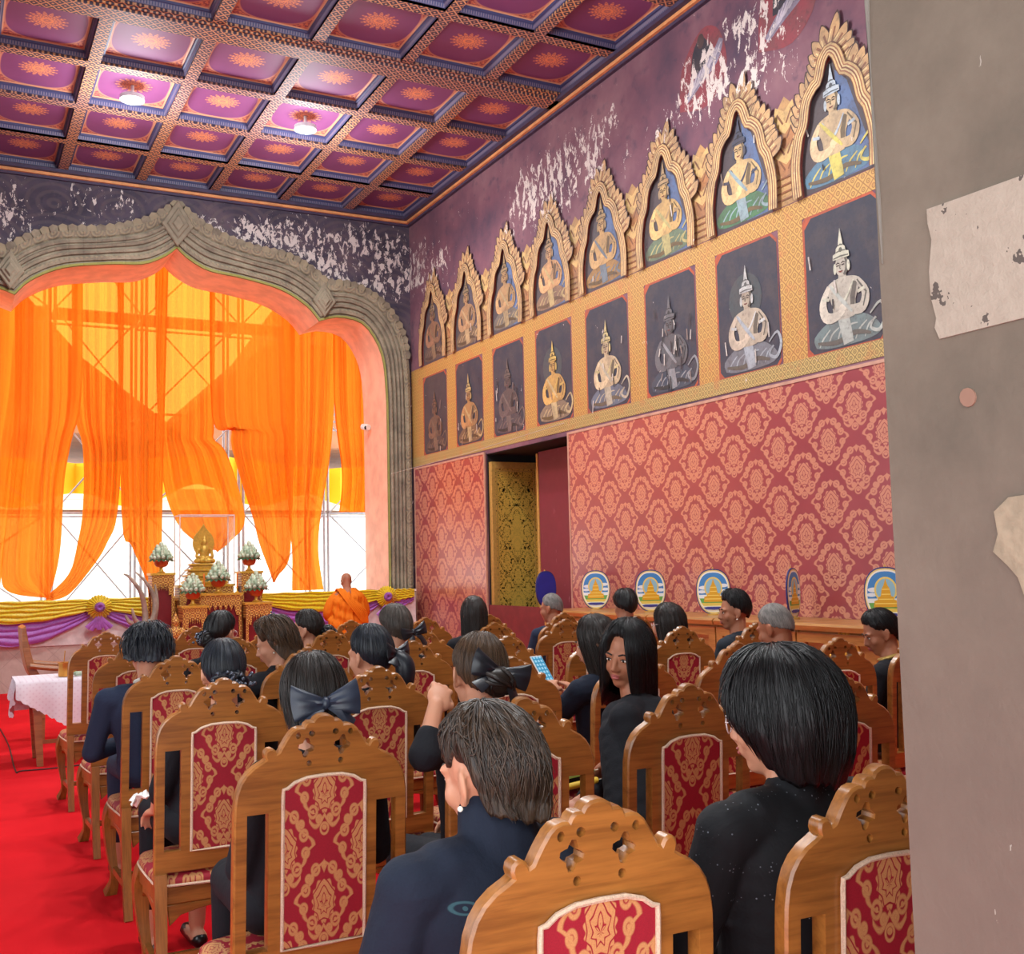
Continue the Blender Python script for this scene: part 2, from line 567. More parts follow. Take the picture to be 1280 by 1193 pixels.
def deity(P, y, z, h, skin, cloth, cloth2, crown, turn=1, halo=None, seed=0, worn=0.):
    """a seated crowned figure of painted strokes; y grows away from the viewer, so the picture's right is -y"""
    q = lambda a, b: (y - a * h * turn, z + b * h)
    r_ = random.Random(seed)
    dk = tuple(int(k * .55) for k in skin); lt = tuple(min(255, int(k * 1.16)) for k in skin)
    W = lambda l: [q(*p) for p in l]
    if halo: P.oval(q(-.03, .72), (.25 * h, .26 * h), halo)
    # folded legs in a patterned cloth
    P.poly(W(smooth_poly([(-.36, .03), (-.38, .13), (-.2, .24), (0, .27), (.2, .25), (.38, .14), (.4, .04), (.2, 0), (-.2, 0), (-.36, .03)], 3)), cloth)
    for k in range(6):
        a = -.32 + k * .11
        P.line(W(smooth_poly([(a, .03), (a + .05, .1 + .02 * k % .07), (a + .14, .17)], 4)), .018 * h, cloth2)
    P.line(W(smooth_poly([(-.34, .07), (-.1, .04), (.12, .09), (.3, .05)], 4)), .05 * h, dk)
    P.poly(W([(-.08, .25), (.06, .25), (.1, .02), (-.02, 0)]), cloth2)
    P.line(W(smooth_poly([(.3, .22), (.42, .3), (.47, .18), (.4, .06), (.3, .1), (.36, .18)], 4)), .035 * h, cloth2)
    # torso, neck
    P.poly(W(smooth_poly([(-.13, .24), (-.14, .38), (-.2, .52), (-.17, .58), (-.05, .61), (.05, .61), (.17, .58), (.2, .52), (.14, .38), (.12, .24), (-.13, .24)], 3)), skin)
    P.line(W([(.1, .27), (.11, .42), (.15, .54)]), .06 * h, dk)
    P.poly(W([(-.05, .58), (-.045, .68), (.045, .68), (.05, .58)]), skin)
    # arms
    P.line(W(smooth_poly([(-.17, .56), (-.25, .42), (-.22, .29), (-.1, .27), (.02, .33)], 4)), .1 * h, lt)
    P.line(W(smooth_poly([(.17, .56), (.26, .42), (.22, .3), (.1, .3), (-.02, .35)], 4)), .1 * h, skin)
    P.line(W([(.17, .55), (.27, .42), (.23, .3)]), .02 * h, dk)
    for s_ in (-1, 1):
        P.line(W([(s_ * .255, .46), (s_ * .17, .44)]), .035 * h, crown)
    P.oval(q(0, .34), (.05 * h, .035 * h), lt)
    # sash, necklace
    P.line(W(smooth_poly([(-.13, .56), (-.06, .45), (0, .4), (.06, .45), (.13, .56)], 4)), .028 * h, crown)
    P.line(W(smooth_poly([(-.16, .57), (-.03, .42), (.1, .28)], 4)), .04 * h, cloth2)
    # head
    P.oval(q(0, .72), (.078 * h, .1 * h), skin)
    P.oval(q(.035, .71), (.04 * h, .085 * h), dk)
    P.oval(q(-.012, .72), (.06 * h, .09 * h), skin)
    for s_ in (-1, 1): P.oval(q(s_ * .082, .7), (.018 * h, .05 * h), crown)
    for s_ in (-1, 1):
        P.line(W([(s_ * .032 - .012 - .02, .738), (s_ * .032 - .012, .748), (s_ * .032 + .01, .738)]), .012 * h, (60, 46, 44))
        P.line(W([(s_ * .032 - .03, .722), (s_ * .032 + .006, .722)]), .012 * h, (60, 46, 44))
    P.line(W([(-.012, .735), (-.02, .695), (-.004, .692)]), .012 * h, dk)
    P.line(W([(-.034, .668), (-.012, .662), (.014, .668)]), .013 * h, (120, 54, 48))
    # crown in tiers
    P.poly(W([(-.1, .78), (-.095, .83), (-.06, .84), (-.055, .88), (-.03, .9), (-.022, .95), (0, 1.06), (.022, .95), (.03, .9), (.055, .88), (.06, .84), (.095, .83), (.1, .78)]), crown)
    cd = tuple(int(k * .5) for k in crown)
    for zz, ww in ((.795, .09), (.845, .055), (.9, .028)):
        P.line(W([(-ww, zz), (0, zz + .008), (ww, zz)]), .014 * h, cd)
    P.oval(q(0, .86), (.02 * h, .022 * h), cd)
    for k in range(int(14 * worn)):      # scratches
        a, b = r_.uniform(-.4, .4), r_.uniform(.05, .95)
        P.line(W([(a, b), (a + r_.uniform(-.03, .03), b - r_.uniform(.05, .16))]), .02 * h, r_.choice([(214, 204, 196), (150, 130, 120), (40, 38, 46)]))


PITCH = 1.293
YK = [16.0 - PITCH * k for k in range(9)]
WU = .43                                  # half width of an upper niche

def niche_top(yc, hw, z0, z1):
    """cusped pointed niche outline in (y, z)"""
    half = smooth_poly([(hw, z0), (hw * 1.02, z0 + .3), (hw * .9, z0 + .56)], 4) + smooth_poly([(hw * .76, z0 + .66), (hw * .66, z0 + .86), (hw * .44, z0 + .97)], 3) + smooth_poly([(hw * .32, z0 + .99), (hw * .18, z1 - .07), (0, z1)], 3)
    half = [(p[0], p[1]) for p in half]
    return [(yc + a, b) for a, b in half] + [(yc - a, b) for a, b in half[::-1][1:]]


UP = [((150, 110, 84), (104, 84, 76), (150, 120, 90), (150, 120, 84)), ((176, 136, 98), (128, 106, 84), (190, 160, 120), (150, 128, 98)),
      ((178, 140, 100), (120, 112, 104), (180, 156, 116), (170, 140, 100)), ((206, 158, 112), (150, 118, 96), (196, 170, 120), (168, 138, 104)),
      ((200, 160, 108), (168, 128, 80), (120, 130, 140), (176, 146, 104)), ((208, 170, 112), (112, 128, 104), (190, 176, 120), (180, 150, 112)),
      ((214, 180, 128), (84, 128, 92), (150, 170, 176), (70, 74, 92)), ((204, 176, 138), (96, 132, 156), (216, 200, 108), (186, 196, 204)),
      ((204, 176, 138), (96, 132, 156), (216, 200, 108), (186, 196, 204))]
LO = [((120, 90, 72), (96, 76, 70), (130, 104, 84), (130, 96, 76)), ((176, 130, 82), (132, 102, 74), (196, 166, 116), (206, 176, 116)),
      ((96, 80, 78), (84, 76, 82), (124, 106, 100), (110, 96, 90)), ((204, 160, 92), (150, 128, 104), (210, 186, 138), (216, 182, 100)),
      ((206, 182, 146), (110, 118, 134), (196, 184, 160), (214, 196, 140)), ((96, 94, 98), (70, 78, 92), (150, 150, 154), (110, 108, 112)),
      ((188, 172, 152), (122, 124, 132), (170, 176, 184), (206, 206, 204)), ((190, 182, 168), (116, 132, 132), (186, 190, 182), (210, 208, 188)),
      ((190, 182, 168), (116, 132, 132), (186, 190, 182), (210, 208, 188))]
for k, yc in enumerate(YK):
    # upper niche: blue and dark painted ground, red inner edge, crowned figure
    P = Paint(); nt = niche_top(yc, WU, 4.96, 6.14)
    P.poly(niche_top(yc + .03, WU + .05, 4.96, 6.2), (176, 74, 62)); P.poly(nt, (86, 76, 80))
    P.poly([(yc - .02, 6.0), (yc - .16, 5.85), (yc - .38, 5.2), (yc - .4, 4.98), (yc - .05, 4.98)], (96, 116, 156) if k > 1 else (92, 84, 96))
    bg = P.build('painted_niche', wr)
    P = Paint(); P.d = .006; a, b, c, d = UP[k]
    deity(P, yc + .02, 4.99, 1.02, a, b, c, d, 1, None, k, .6 if k < 2 else .15); P.build('painted_figure', bg)
    # flame-leaf arch over it
    P = Paint(); P.d = .0045
    outer = niche_top(yc, WU + .1, 4.96, 6.27); oc = [Vector(p) for p in outer]
    path = resample(oc, 44)
    for i in range(8, 36):
        p = path[i]; t = (path[i + 1] - path[i - 1]).normalized(); nn = Vector((t.y, -t.x))
        if (p + nn * .1 - Vector((yc, 5.6))).length < (p - Vector((yc, 5.6))).length: nn = -nn
        if True:
            L = .17 + (.05 if i == 22 else 0)
            tip = p + nn * L + Vector((0, .035)); w_ = .055
            lf = [p - t * w_, p - t * w_ * 1.1 + nn * L * .6, tip, p + t * w_ * 1.0 + nn * L * .65, p + t * w_]
            lf = [(q_.x, q_.y) for q_ in smooth_poly([(q_.x, q_.y) for q_ in lf], 3)]
            P.poly([(a_ + (a_ - p.x) * .1, b_ + (b_ - p.y) * .1) for a_, b_ in lf], (74, 46, 44)); P.poly(lf, (206, 164, 116))
            P.line([(p.x, p.y), ((p + nn * L * .6).x, (p + nn * L * .6).y)], .03, (150, 98, 70))
            P.line([((p - t * .05).x, (p - t * .05).y), ((p - t * .04 + nn * L * .5).x, (p - t * .04 + nn * L * .5).y)], .015, (236, 206, 150))
    for wd, col in ((.13, (120, 74, 56)), (.11, (216, 180, 122)), (.07, (170, 106, 74)), (.045, (232, 204, 148)), (.015, (140, 84, 60))):
        pts = resample([Vector(p) for p in niche_top(yc, WU + .045, 4.96, 6.2)], 60)
        L_ = []; x = XR - P.d; P.d += .0004; P.mb.ccol = C(*col)
        for i, p in enumerate(pts):
            t = (pts[min(i + 1, 59)] - pts[max(i - 1, 0)]).normalized(); nn = Vector((-t.y, t.x)); L_.append((p + nn * wd / 2, p - nn * wd / 2))
        bb = P.mb.add([(x, p.x, p.y) for pr in L_ for p in pr])
        for i in range(59): P.mb.face((bb + 2 * i, bb + 2 * i + 2, bb + 2 * i + 3, bb + 2 * i + 1))
    P.build('painted_arch', bg)
    # pier between niches, leaf capital
    P = Paint(); P.d = .0035; yp = yc - PITCH / 2
    P.poly([(yp - .2, 4.96), (yp - .17, 5.2), (yp - .2, 5.62), (yp - .1, 5.92), (yp, 6.02), (yp + .1, 5.92), (yp + .2, 5.62), (yp + .17, 5.2), (yp + .2, 4.96)], (198, 152, 100))
    for i in range(4):
        for s_ in (-1, 1):
            zz = 5.3 + i * .15
            P.poly([(yp, zz - .1), (yp + s_ * .17, zz + .02), (yp + s_ * .12, zz + .2), (yp, zz + .12)], (222, 180, 118) if i % 2 else (186, 128, 84))
            P.line([(yp + s_ * .02, zz), (yp + s_ * .1, zz + .12)], .025, (140, 88, 58))
    for i in range(4): P.line([(yp - .17, 5.02 + i * .07), (yp + .17, 5.02 + i * .07)], .02, (150, 96, 62))
    P.build('painted_pier', bg)
    # lower panel
    P = Paint(); hw = .455; z0, z1 = 3.46, 4.735
    rr = lambda g, o: [(yc + s1 * (hw + g) + dx, zz) for s1, dx, zz in ((-1, 0, z0 - g + .06), (-1, .06, z0 - g), (1, -.06, z0 - g), (1, 0, z0 - g + .06), (1, 0, z1 + g - .09), (1, -.09, z1 + g), (-1, .09, z1 + g), (-1, 0, z1 + g - .09))]
    P.poly([(a_ + .03, b_) for a_, b_ in rr(.035, 0)], (188, 88, 58)); P.poly(rr(0, 0), (58, 58, 72) if k not in (0,) else (74, 64, 70))
    bg = P.build('painted_panel', wr)
    P = Paint(); P.d = .006; a, b, c, d = LO[k]
    deity(P, yc, 3.48, 1.0 if k != 0 else .95, a, b, c, d, 1, (74, 80, 84) if k in (6, 3) else None, 40 + k, {5: 1.6, 2: .8, 1: .8, 4: .5, 0: .8}.get(k, .25))
    P.build('painted_figure', bg)
mb = MB()
mb.box(XR - .004, XR, 5.0, YB, 4.76, 4.95)
for k in range(9):
    yp = YK[k] - PITCH / 2
    mb.box(XR - .0035, XR, yp - .165, yp + .165, 3.45, 4.76)
mb.box(XR - .0035, XR, 16.49, YB, 3.45, 4.76)
mb.build('gold_band', GILT, wr)
MB().box(XR - .006, XR, 1, YB, 3.3, 3.45).build('gold_border', GILTB, wr)
# flying spirits painted above the arches, red cloud round each
for yc, zc in ((8.8, 6.75), (7.5, 6.85), (6.2, 6.85)):
    P = Paint(); P.d = .0022
    P.poly(smooth_poly([(yc + .42, zc - .25), (yc + .36, zc + .2), (yc, zc + .5), (yc - .3, zc + .35), (yc - .38, zc - .1), (yc - .05, zc - .36), (yc + .42, zc - .25)], 4), (150, 70, 78))
    P.poly(smooth_poly([(yc + .2, zc + .02), (yc + .16, zc + .3), (yc, zc + .42), (yc - .16, zc + .2), (yc - .1, zc), (yc + .2, zc + .02)], 4), (50, 48, 60))
    P.oval((yc + .02, zc + .38), (.06, .08), (84, 62, 60))
    P.line(smooth_poly([(yc + .3, zc - .18), (yc + .05, zc - .02), (yc - .2, zc + .1), (yc - .32, zc + .26)], 5), .16, (150, 140, 160))
    for i in range(7): P.line(smooth_poly([(yc + .3 - i * .08, zc - .2 + i * .05), (yc + .18 - i * .06, zc - .1 + i * .03), (yc + .1 - i * .07, zc + .04 + i * .03)], 4), .03, (206, 196, 206))
    P.build('painted_spirit', wr)

# damask boards on the wall
m = Mat('damask_board'); x, y, z = sep(coord()); o_ = E.nt.nodes.new('ShaderNodeObjectInfo'); _, y_, z_ = sep(o_.outputs['Location']); k = damask((y + y_) / .66 + .1, (z + z_) / .56 + .25); n = nz(coord(), 3, 3)
DAM = m.set(color=mixc(k * .9, mixc(n, C(142, 58, 66), C(164, 74, 80)), C(208, 142, 114)), rough=.3, coat=.7, spec=.6, bump=k, bstr=.04)
EDGE = plain('pale_edge_strip', C(196, 150, 130), .5)
for y0, y1, zb, lab in ((.98, DY0, 1.03, 'large glossy red damask board on the wall behind the row of fans'), (DY1, YB - .14, .02, 'glossy red damask board between the altar arch and the gold door')):
    t = thing('damask_board', lab, 'wall panel', (XR - .024, (y0 + y1) / 2, zb), 0, None); hz_ = 3.27 - zb
    p = MB().box(-.0075, .012, y0 - (y0 + y1) / 2 + .03, y1 - (y0 + y1) / 2 - .03, 0, hz_ - .03).build('panel', DAM, t)
    e = MB()
    h = (y1 - y0) / 2
    e.box(-.014, .01, -h, -h + .03, 0, hz_); e.box(-.014, .01, h - .03, h, 0, hz_); e.box(-.014, .01, -h + .03, h - .03, hz_ - .03, hz_)
    e.build('edge_strip', EDGE, t)
MB().box(XR - .006, XR, .98, YB, 0, 1.03).build('plain_plaster', plain('low_wall_red', C(120, 44, 46), .7), wr)

# doorway: black recess, gilded leaf folded against the far reveal, maroon shutter
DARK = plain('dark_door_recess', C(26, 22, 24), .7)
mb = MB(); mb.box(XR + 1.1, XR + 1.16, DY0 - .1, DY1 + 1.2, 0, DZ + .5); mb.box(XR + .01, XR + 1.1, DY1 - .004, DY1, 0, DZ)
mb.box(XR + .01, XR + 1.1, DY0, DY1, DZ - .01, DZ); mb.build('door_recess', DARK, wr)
m = Mat('gilded_lacquer'); x, y, z = sep(coord())
ax = fabs(x - .41); u = ax / .16; v = z / .3
nn = nz(comb(ax * 1.0, 0., z), 9, 2, .5, .6)
sw = near(frac(nn * 9.) - .5, .3)
g1 = damask(ax / .34, z / .42 + .5)
dia = ss(1.0, .7, hyp(ax / .15, (z - 1.05) / .35)); dia2 = ss(1., .7, hyp(ax / .13, (z - 2.05) / .28))
k = mn(mx(sw * .95, g1, dia * .7 * near(frac(hyp(ax, (z - 1.05)) * 22.) - .5, .36), dia2 * .8), 1.)
GLD = C(232, 190, 84)
LACQ = m.set(color=mixc(k, C(20, 16, 14), GLD), rough=mixc(k, (.2, .2, .2, 1), (.36, .36, .36, 1)), metal=k * .25, bump=k, bstr=.1)
GOLD = plain('gold_leaf', C(220, 176, 72), .36, .35, scale=30, bstr=.12)
GOLDP = plain('gold_painted_wood', C(206, 164, 84), .45, .25, scale=30)
t = thing('gilded_door', 'tall black and gold lacquer door leaf standing open in the side doorway', 'door', (XR + .03, DY1 - .075, .0))
MB().box(.06, .74, -.012, .05, .1, 3.02).build('leaf_panel', LACQ, t)
f = MB()
for x0, x1, z0, z1 in ((0, .06, 0, 3.12), (.74, .8, 0, 3.12), (.06, .74, 0, .1), (.06, .74, 3.02, 3.12)): f.box(x0, x1, -.03, .06, z0, z1)
for x0, x1, z0, z1 in ((.08, .1, .12, 3.0), (.7, .72, .12, 3.0), (.1, .7, 2.98, 3.0), (.1, .7, .12, .14)): f.box(x0, x1, -.018, -.0122, z0, z1)
f.build('leaf_frame', GOLDP, t)
m = Mat('maroon_paint'); n = nz(coord(), 4, 5, .7); x, y, z = sep(coord())
n2 = nz(comb(x * 3., y * 3., z * .6), 6, 5, .7)
MAR = m.set(color=mixc(gt(n2, .66) * .4, mixc(n, C(112, 28, 44), C(134, 44, 60)), C(190, 130, 140)), rough=.55)
t = thing('maroon_shutter', 'maroon painted shutter inside the side doorway next to the gold door', 'shutter', (XR + .45, 12.75, 0))
MB().box(-.02, .02, -.8, .62, 0, 3.2).build('board', MAR, t)
MB().box(-.035, .02, .62, .665, 0, 3.18).build('edge_strip', GOLDP, t)

# ---------------------------------------------------------------- rear wall with the doorway the view is taken from
t = tag(empty('wall_rear'), kind='structure')
JX = 1.08
mb = MB(); mb.box(JX, XR, -.35, 1.0, 0, ZC + .4); mb.build('door_jamb', PLASTER, t)
mb = MB(); mb.box(XL, JX, -.35, 1.0, 3.6, ZC + .4); mb.build('lintel', PLASTER, t)
# patches of older plaster and repairs on the jamb
PATCH = Mat('limewash_patch'); n = nz(coord(), 55, 4, .7); n2 = nz(coord(), 20, 4, .7)
PATCH = PATCH.set(color=mixc(gt(n2, .62), mixc(n, C(132, 118, 104), C(156, 142, 128)), C(74, 64, 58)), rough=.85, bump=n, bstr=.3)
def patch(name, pts, mat, th=.0025):
    MB().prism(pts, d0=JX - th, d1=JX + .004, plane='yz').build(name, mat, t, None)
patch('limewash_patch', [(0.9173, 2.0308), (0.8692, 2.0298), (0.7614, 2.0285), (0.7728, 1.8660), (0.8355, 1.8655), (0.9090, 1.8649), (0.9152, 1.8801), (0.9120, 1.8915), (0.9187, 1.9192), (0.9189, 1.9517), (0.9126, 1.9906), (0.9173, 2.0124)], PATCH)
patch('limewash_patch', [(0.8461, 1.6486), (0.8259, 1.6641), (0.7868, 1.6668), (0.7958, 1.5389), (0.8113, 1.5475), (0.8197, 1.5726), (0.8313, 1.5854), (0.8504, 1.6023), (0.8426, 1.6225)], plain('ochre_patch', C(134, 118, 98), .85, scale=60, bstr=.3))
patch('clay_plug', [(0.8620, 1.7853), (0.8639, 1.7798), (0.8683, 1.7762), (0.8740, 1.7755), (0.8796, 1.7778), (0.8835, 1.7827), (0.8846, 1.7887), (0.8827, 1.7942), (0.8782, 1.7978), (0.8724, 1.7984), (0.8669, 1.7960), (0.8631, 1.7912)], plain('clay_plug', C(130, 96, 80), .8))
patch('chipped_edge', [(1.0000, 2.3443), (1.0027, 2.3681), (0.9930, 2.3632), (0.9975, 2.2103), (0.9959, 2.0681), (0.9934, 1.9814), (0.9918, 2.0668), (0.9955, 2.1985)], plain('chipped_lime', C(112, 106, 98), .9))

# unseen left wall; tall openings added to let daylight in
t = tag(empty('wall_left'), kind='structure')
LIGHT_GAPS = [(2.4, 4.6), (7.0, 8.6), (11.0, 12.6)]
ed = [1.0] + [v for a in LIGHT_GAPS for v in a] + [YB]
mb = MB()
for a, b in zip(ed[0::2], ed[1::2]): mb.box(XL - .5, XL, a, b, 0, ZC + .4)
for a, b in LIGHT_GAPS: mb.box(XL - .5, XL, a, b, 0, .9); mb.box(XL - .5, XL, a, b, 3.6, ZC + .4)
mb.box(XL - .5, XL, -.35, 1.0, 4.2, ZC + .4)  # bay left open underneath for side light on the jamb
mb.build('wall_body', SOOT, t)
# ---------------------------------------------------------------- altar wall with the great cusped arch
INN = [(0, 6.655), (.16, 6.51), (.49, 6.345), (1.0, 6.285), (1.63, 6.16), (2.07, 5.93), (2.29, 5.69)], [(2.29, 5.69), (2.62, 5.785), (3.03, 5.72), (3.28, 5.43), (3.40, 5.1), (3.44, 4.7), (3.46, 3.9), (3.46, 0)]
OUT = [(0, 7.4), (.49, 7.05), (1.11, 6.84), (1.74, 6.76), (2.13, 6.59), (2.42, 6.38)], [(2.42, 6.38), (2.92, 6.37), (3.43, 6.11), (3.76, 5.64), (3.86, 5.13), (3.88, 4.6), (3.885, 3.9), (3.885, 0)]
def arch_line(src, n1=26, n2=44):
    a = resample(smooth_poly(src[0], 6), n1); b = resample(smooth_poly(src[1], 6), n2)
    return a + b[1:]
IN, OU = arch_line(INN), arch_line(OUT)
def both(l): return [(XM - p[0], p[1]) for p in l[::-1]] + [(XM + p[0], p[1]) for p in l[1:]]
IN2, OU2 = both(IN), both(OU)
wb = tag(empty('wall_altar'), kind='structure')
TH = 1.07
mb = MB()
# body: outline with the arch cut out (left edge, over the top, right edge)
lo = [(XL - .5, 0), (XL - .5, ZC + .4), (XR + .02, ZC + .4), (XR + .02, 0)]
outl = lo + [p for p in IN2[::-1]]
mb.prism(outl, d0=YB, d1=YB + TH, plane='xz'); mb.build('wall_body', SOOT, wb)
# stepped carved moulding round the arch
m = Mat('carved_stone'); uvn = E.nt.nodes.new('ShaderNodeUVMap'); u_, v_, _ = sep(uvn.outputs[0])
leaf = near(frac(u_ * 5. + .3 * sin(v_ * 5.)) - .5, .34) * ss(.02, .1, fabs(frac(u_ * 5.) - .5))
sc_ = near(frac(hyp(frac(u_ * 5.) - .5, (v_ - .86) * 3.) * 4.) - .5, .25) * gt(v_, .7)
bead = near(hyp(frac(u_ * 14.) - .5, (v_ - .2) * 9.), .3) * lt(v_, .3)
k = mx(sc_, bead); n = nz(coord(), 5, 5)
c = ramp(n, (.3, C(116, 104, 90)), (.55, C(146, 134, 114)), (.75, C(166, 152, 130)))
c = mixc(ss(.55, .75, nz(coord(), 13, 4)) * .4, c, C(88, 80, 74)); c = mixc(k * .55, c, C(168, 152, 122))
c = mixc(lt(v_, .06) * .8, c, C(150, 150, 70))
STONE = m.set(color=c, rough=.85, bump=k + leaf * .5, bstr=.35, bdist=.02)
prof = [(0, .0), (0, .05), (.055, .06), (.06, .03), (.1, .03), (.11, .07), (.16, .085), (.2, .085), (.22, .05), (.27, .045), (.29, .09), (.35, .1), (.37, .06), (.42, .06), (.44, .1), (.5, .115), (.53, .08), (.56, .08), (.58, .11), (.64, .12), (.66, .07), (.7, .07), (.74, .1), (.85, .12), (.96, .1), (1., .05), (1, 0)]
L = [0.]
for a, b in zip(IN2, IN2[1:]): L.append(L[-1] + math.hypot(b[0] - a[0], b[1] - a[1]))
P, U = [], []
for i, (a, b) in enumerate(zip(IN2, OU2)):
    P.append([(a[0] + (b[0] - a[0]) * s, YB - d, a[1] + (b[1] - a[1]) * s) for s, d in prof]); U.append([(L[i], s) for s, d in prof])
mb = MB(); mb.grid(P, uv=U)
# leaf tips along the outer edge
nt_ = len(OU2)
rs = resample([(p[0], p[1], 0) for p in OU2], 150)
for i in range(40, 111):
    p = rs[i]; t = (rs[min(i + 1, 149)] - rs[i - 1]).normalized(); nn = Vector((-t.y, t.x, 0))
    q = [p - t * .07 - nn * .1, p - t * .07 + nn * .0, p + nn * .035, p + t * .07, p + t * .07 - nn * .1]
    i0 = len(mb.v); mb.prism([(a.x, a.y) for a in q], d0=YB - .115, d1=YB - .02, plane='xz')
    for k_ in range(i0, len(mb.v)): mb.uv[k_] = (i * .13, .85)
mb.build('arch_moulding', STONE, wb, 30)
# leafy knots where the cusps meet
for cx, cz, s in ((XM, 7.0, 1.15), (XM - 2.36, 6.02, .9), (XM + 2.36, 6.02, .9)):
    mb = MB()
    for rr, d in ((.27, .14), (.18, .17), (.1, .2)):
        mb.prism([(cx + rr * s * .8, cz), (cx, cz + rr * s * 1.3), (cx - rr * s * .8, cz), (cx, cz - rr * s * 1.1)], d0=YB - d, d1=YB - .02, plane='xz', cham=.015)
    mb.build('arch_knot', plain('carved_stone_plain', C(146, 134, 114), .85, scale=9, bstr=.4), wb)
# pink plastered soffit
m = plain('pink_plaster', C(238, 186, 160), .75, scale=4)
P = [[(p[0], YB - .03, p[1]), (p[0], YB + TH + .01, p[1])] for p in [(XM + (q[0] - XM) * .998, q[1] - .006) for q in IN2]]
mb = MB(); mb.grid(P); mb.build('soffit', m, wb, 30)

# ---------------------------------------------------------------- coffered ceiling
cl = tag(empty('ceiling'), kind='structure')
CX = [XM + 1.11 * i for i in range(-3, 4)]
ROWS = []
for top in (17.0, 11.61, 6.22): ROWS += [top - .64 - 1.28 * i for i in range(4)]
m = Mat('ceiling_beam_paint'); x, y, z = sep(coord())
a, b = frac((x + y) / .12) - .5, frac((x - y) / .12) - .5
k = mx(near(fabs(a) - .5, .09), near(fabs(b) - .5, .09)); k2 = ss(.2, .12, hyp(a, b))
n = nz(coord(), .6, 2)
c = mixc(mx(k, k2), C(66, 52, 70), mixc(ss(.35, .65, n), C(226, 160, 106), C(206, 150, 128)))
BEAM = m.set(color=c, rough=.6)
NAVY = Mat('navy_dentil_moulding'); x, y, z = sep(coord())
d1 = near(frac(x / .028) - .5, .28) * near(frac(y / .028) - .5, .49)
k = mx(near(frac(x / .03) - .5, .22) * gt(fabs(x), 0.), near(frac(y / .03) - .5, .22))
zb = near(z - .055, .02)
c = mixc(k * zb * .6, C(62, 64, 104), C(150, 130, 146)); c = mixc(near(z - .12, .008), c, C(206, 146, 112)); c = mixc(near(z - .012, .008), c, C(196, 140, 110))
NAVY = NAVY.set(color=c, rough=.55)
m = Mat('ceiling_panel_paint'); x, y, z = sep(coord())
HX, HY = .425, .51
ux, uy = x / HX, y / HY
oval = ss(1.03, .99, mth('POWER', mth('POWER', fabs(ux), 3.) + mth('POWER', fabs(uy), 3.), .333))
r = hyp(x / 1.15, y / 1.0); th = atan2(y, x / 1.1)
fl = ss(0., .02, .12 + .085 * fabs(sin(th * 8.)) - r)
ln = mx(near(frac(r * 26. + .6 * fabs(sin(th * 8.))) - .5, .2), near(r - .05, .012))
rim = near(mth('POWER', mth('POWER', fabs(ux), 3.) + mth('POWER', fabs(uy), 3.), .333) - 1.0, .025)
orn = ss(.42, .6, nz(coord(), 26, 3, .6))
n = nz(coord(), 2., 3)
c = mixc(oval, mixc(orn, C(156, 74, 84), C(226, 140, 100)), mixc(n, C(122, 58, 104), C(142, 76, 124)))
c = mixc(fl * (.4 + .6 * ln), c, C(240, 150, 100)); c = mixc(rim * .7, c, C(224, 150, 116))
PANEL = m.set(color=c, rough=.6)
mb = MB()
ye = [r_ for r_ in ROWS]
edges = []
for cy in ROWS: edges += [(cy - .56, cy + .56)]
xs = [c_ + s * .485 for c_ in CX for s in (-1, 1)]
# bars along y between columns
bx = [(XL - .1, xs[0])] + [(xs[2 * i + 1], xs[2 * i + 2]) for i in range(6)] + [(xs[13], XR + .1)]
for a, b in bx: mb.box(a, b, .9, YB + .1, ZC, ZC + .05)
yy = sorted(edges)
by = [(.9, yy[0][0])] + [(yy[i][1], yy[i + 1][0]) for i in range(len(yy) - 1)] + [(yy[-1][1], YB + .1)]
for a, b in by:
    for i in range(7): mb.box(xs[2 * i], xs[2 * i + 1], a, b, ZC, ZC + .05)
mb.build('beam_grid', BEAM, cl, None)
mb = MB(); mb.box(XL - .1, XR + .1, .9, YB + .1, ZC + .16, ZC + .5); mb.build('slab', plain('dark_board', C(60, 40, 50)), cl, None)
for y0 in (11.745, 6.355):
    b = MB(); b.box(XL, XR, y0 - .135, y0 + .135, ZC - .05, ZC); b.box(XL, XR, y0 - .17, y0 - .135, ZC - .02, ZC); b.box(XL, XR, y0 + .135, y0 + .17, ZC - .02, ZC)
    b.build('cross_beam', BEAM, cl, None)
cof = MB()
st = [(.485, .56, 0), (.485, .56, .03), (.475, .55, .03), (.462, .537, .08), (.445, .525, .085), (.44, .52, .12), (.425, .51, .125)]
cof.grid([[(sx * a, sy * b, z_) for sx, sy in ((-1, -1), (1, -1), (1, 1), (-1, 1))] for a, b, z_ in st], cv=True)
cme = cof.mesh('coffer', None); pme = MB().box(-.425, .425, -.51, .51, .125, .14).mesh('coffer_panel', None)
for cy in ROWS:
    for cx in CX:
        q = put('coffer', cme, NAVY, cl, (cx, cy, ZC)); put('coffer_panel', pme, PANEL, q)
# cornices
ORG = plain('orange_gold_fillet', C(232, 156, 100), .5)
NV = plain('navy_fillet', C(70, 58, 84), .6)
for i, (x0, x1, y0, y1) in enumerate(((XR - .16, XR, 1, YB), (XL, XR - .16, YB - .16, YB), (XL, XL + .16, 1, YB - .16))):
    t = tag(empty('trim_%d' % (i + 1)), kind='structure')
    def sub(w, z0, z1, mat, nm):
        if i == 0: MB().box(XR - w, XR, 1, YB, z0, z1).build(nm, mat, t, None)
        elif i == 1: MB().box(XL + w, XR - w, YB - w, YB, z0, z1).build(nm, mat, t, None)
        else: MB().box(XL, XL + w, 1, YB, z0, z1).build(nm, mat, t, None)
    sub(.05, ZC - .13, ZC - .09, NV, 'lower_fillet'); sub(.09, ZC - .09, ZC - .05, ORG, 'gold_fillet'); sub(.16, ZC - .05, ZC, NV, 'upper_fillet')

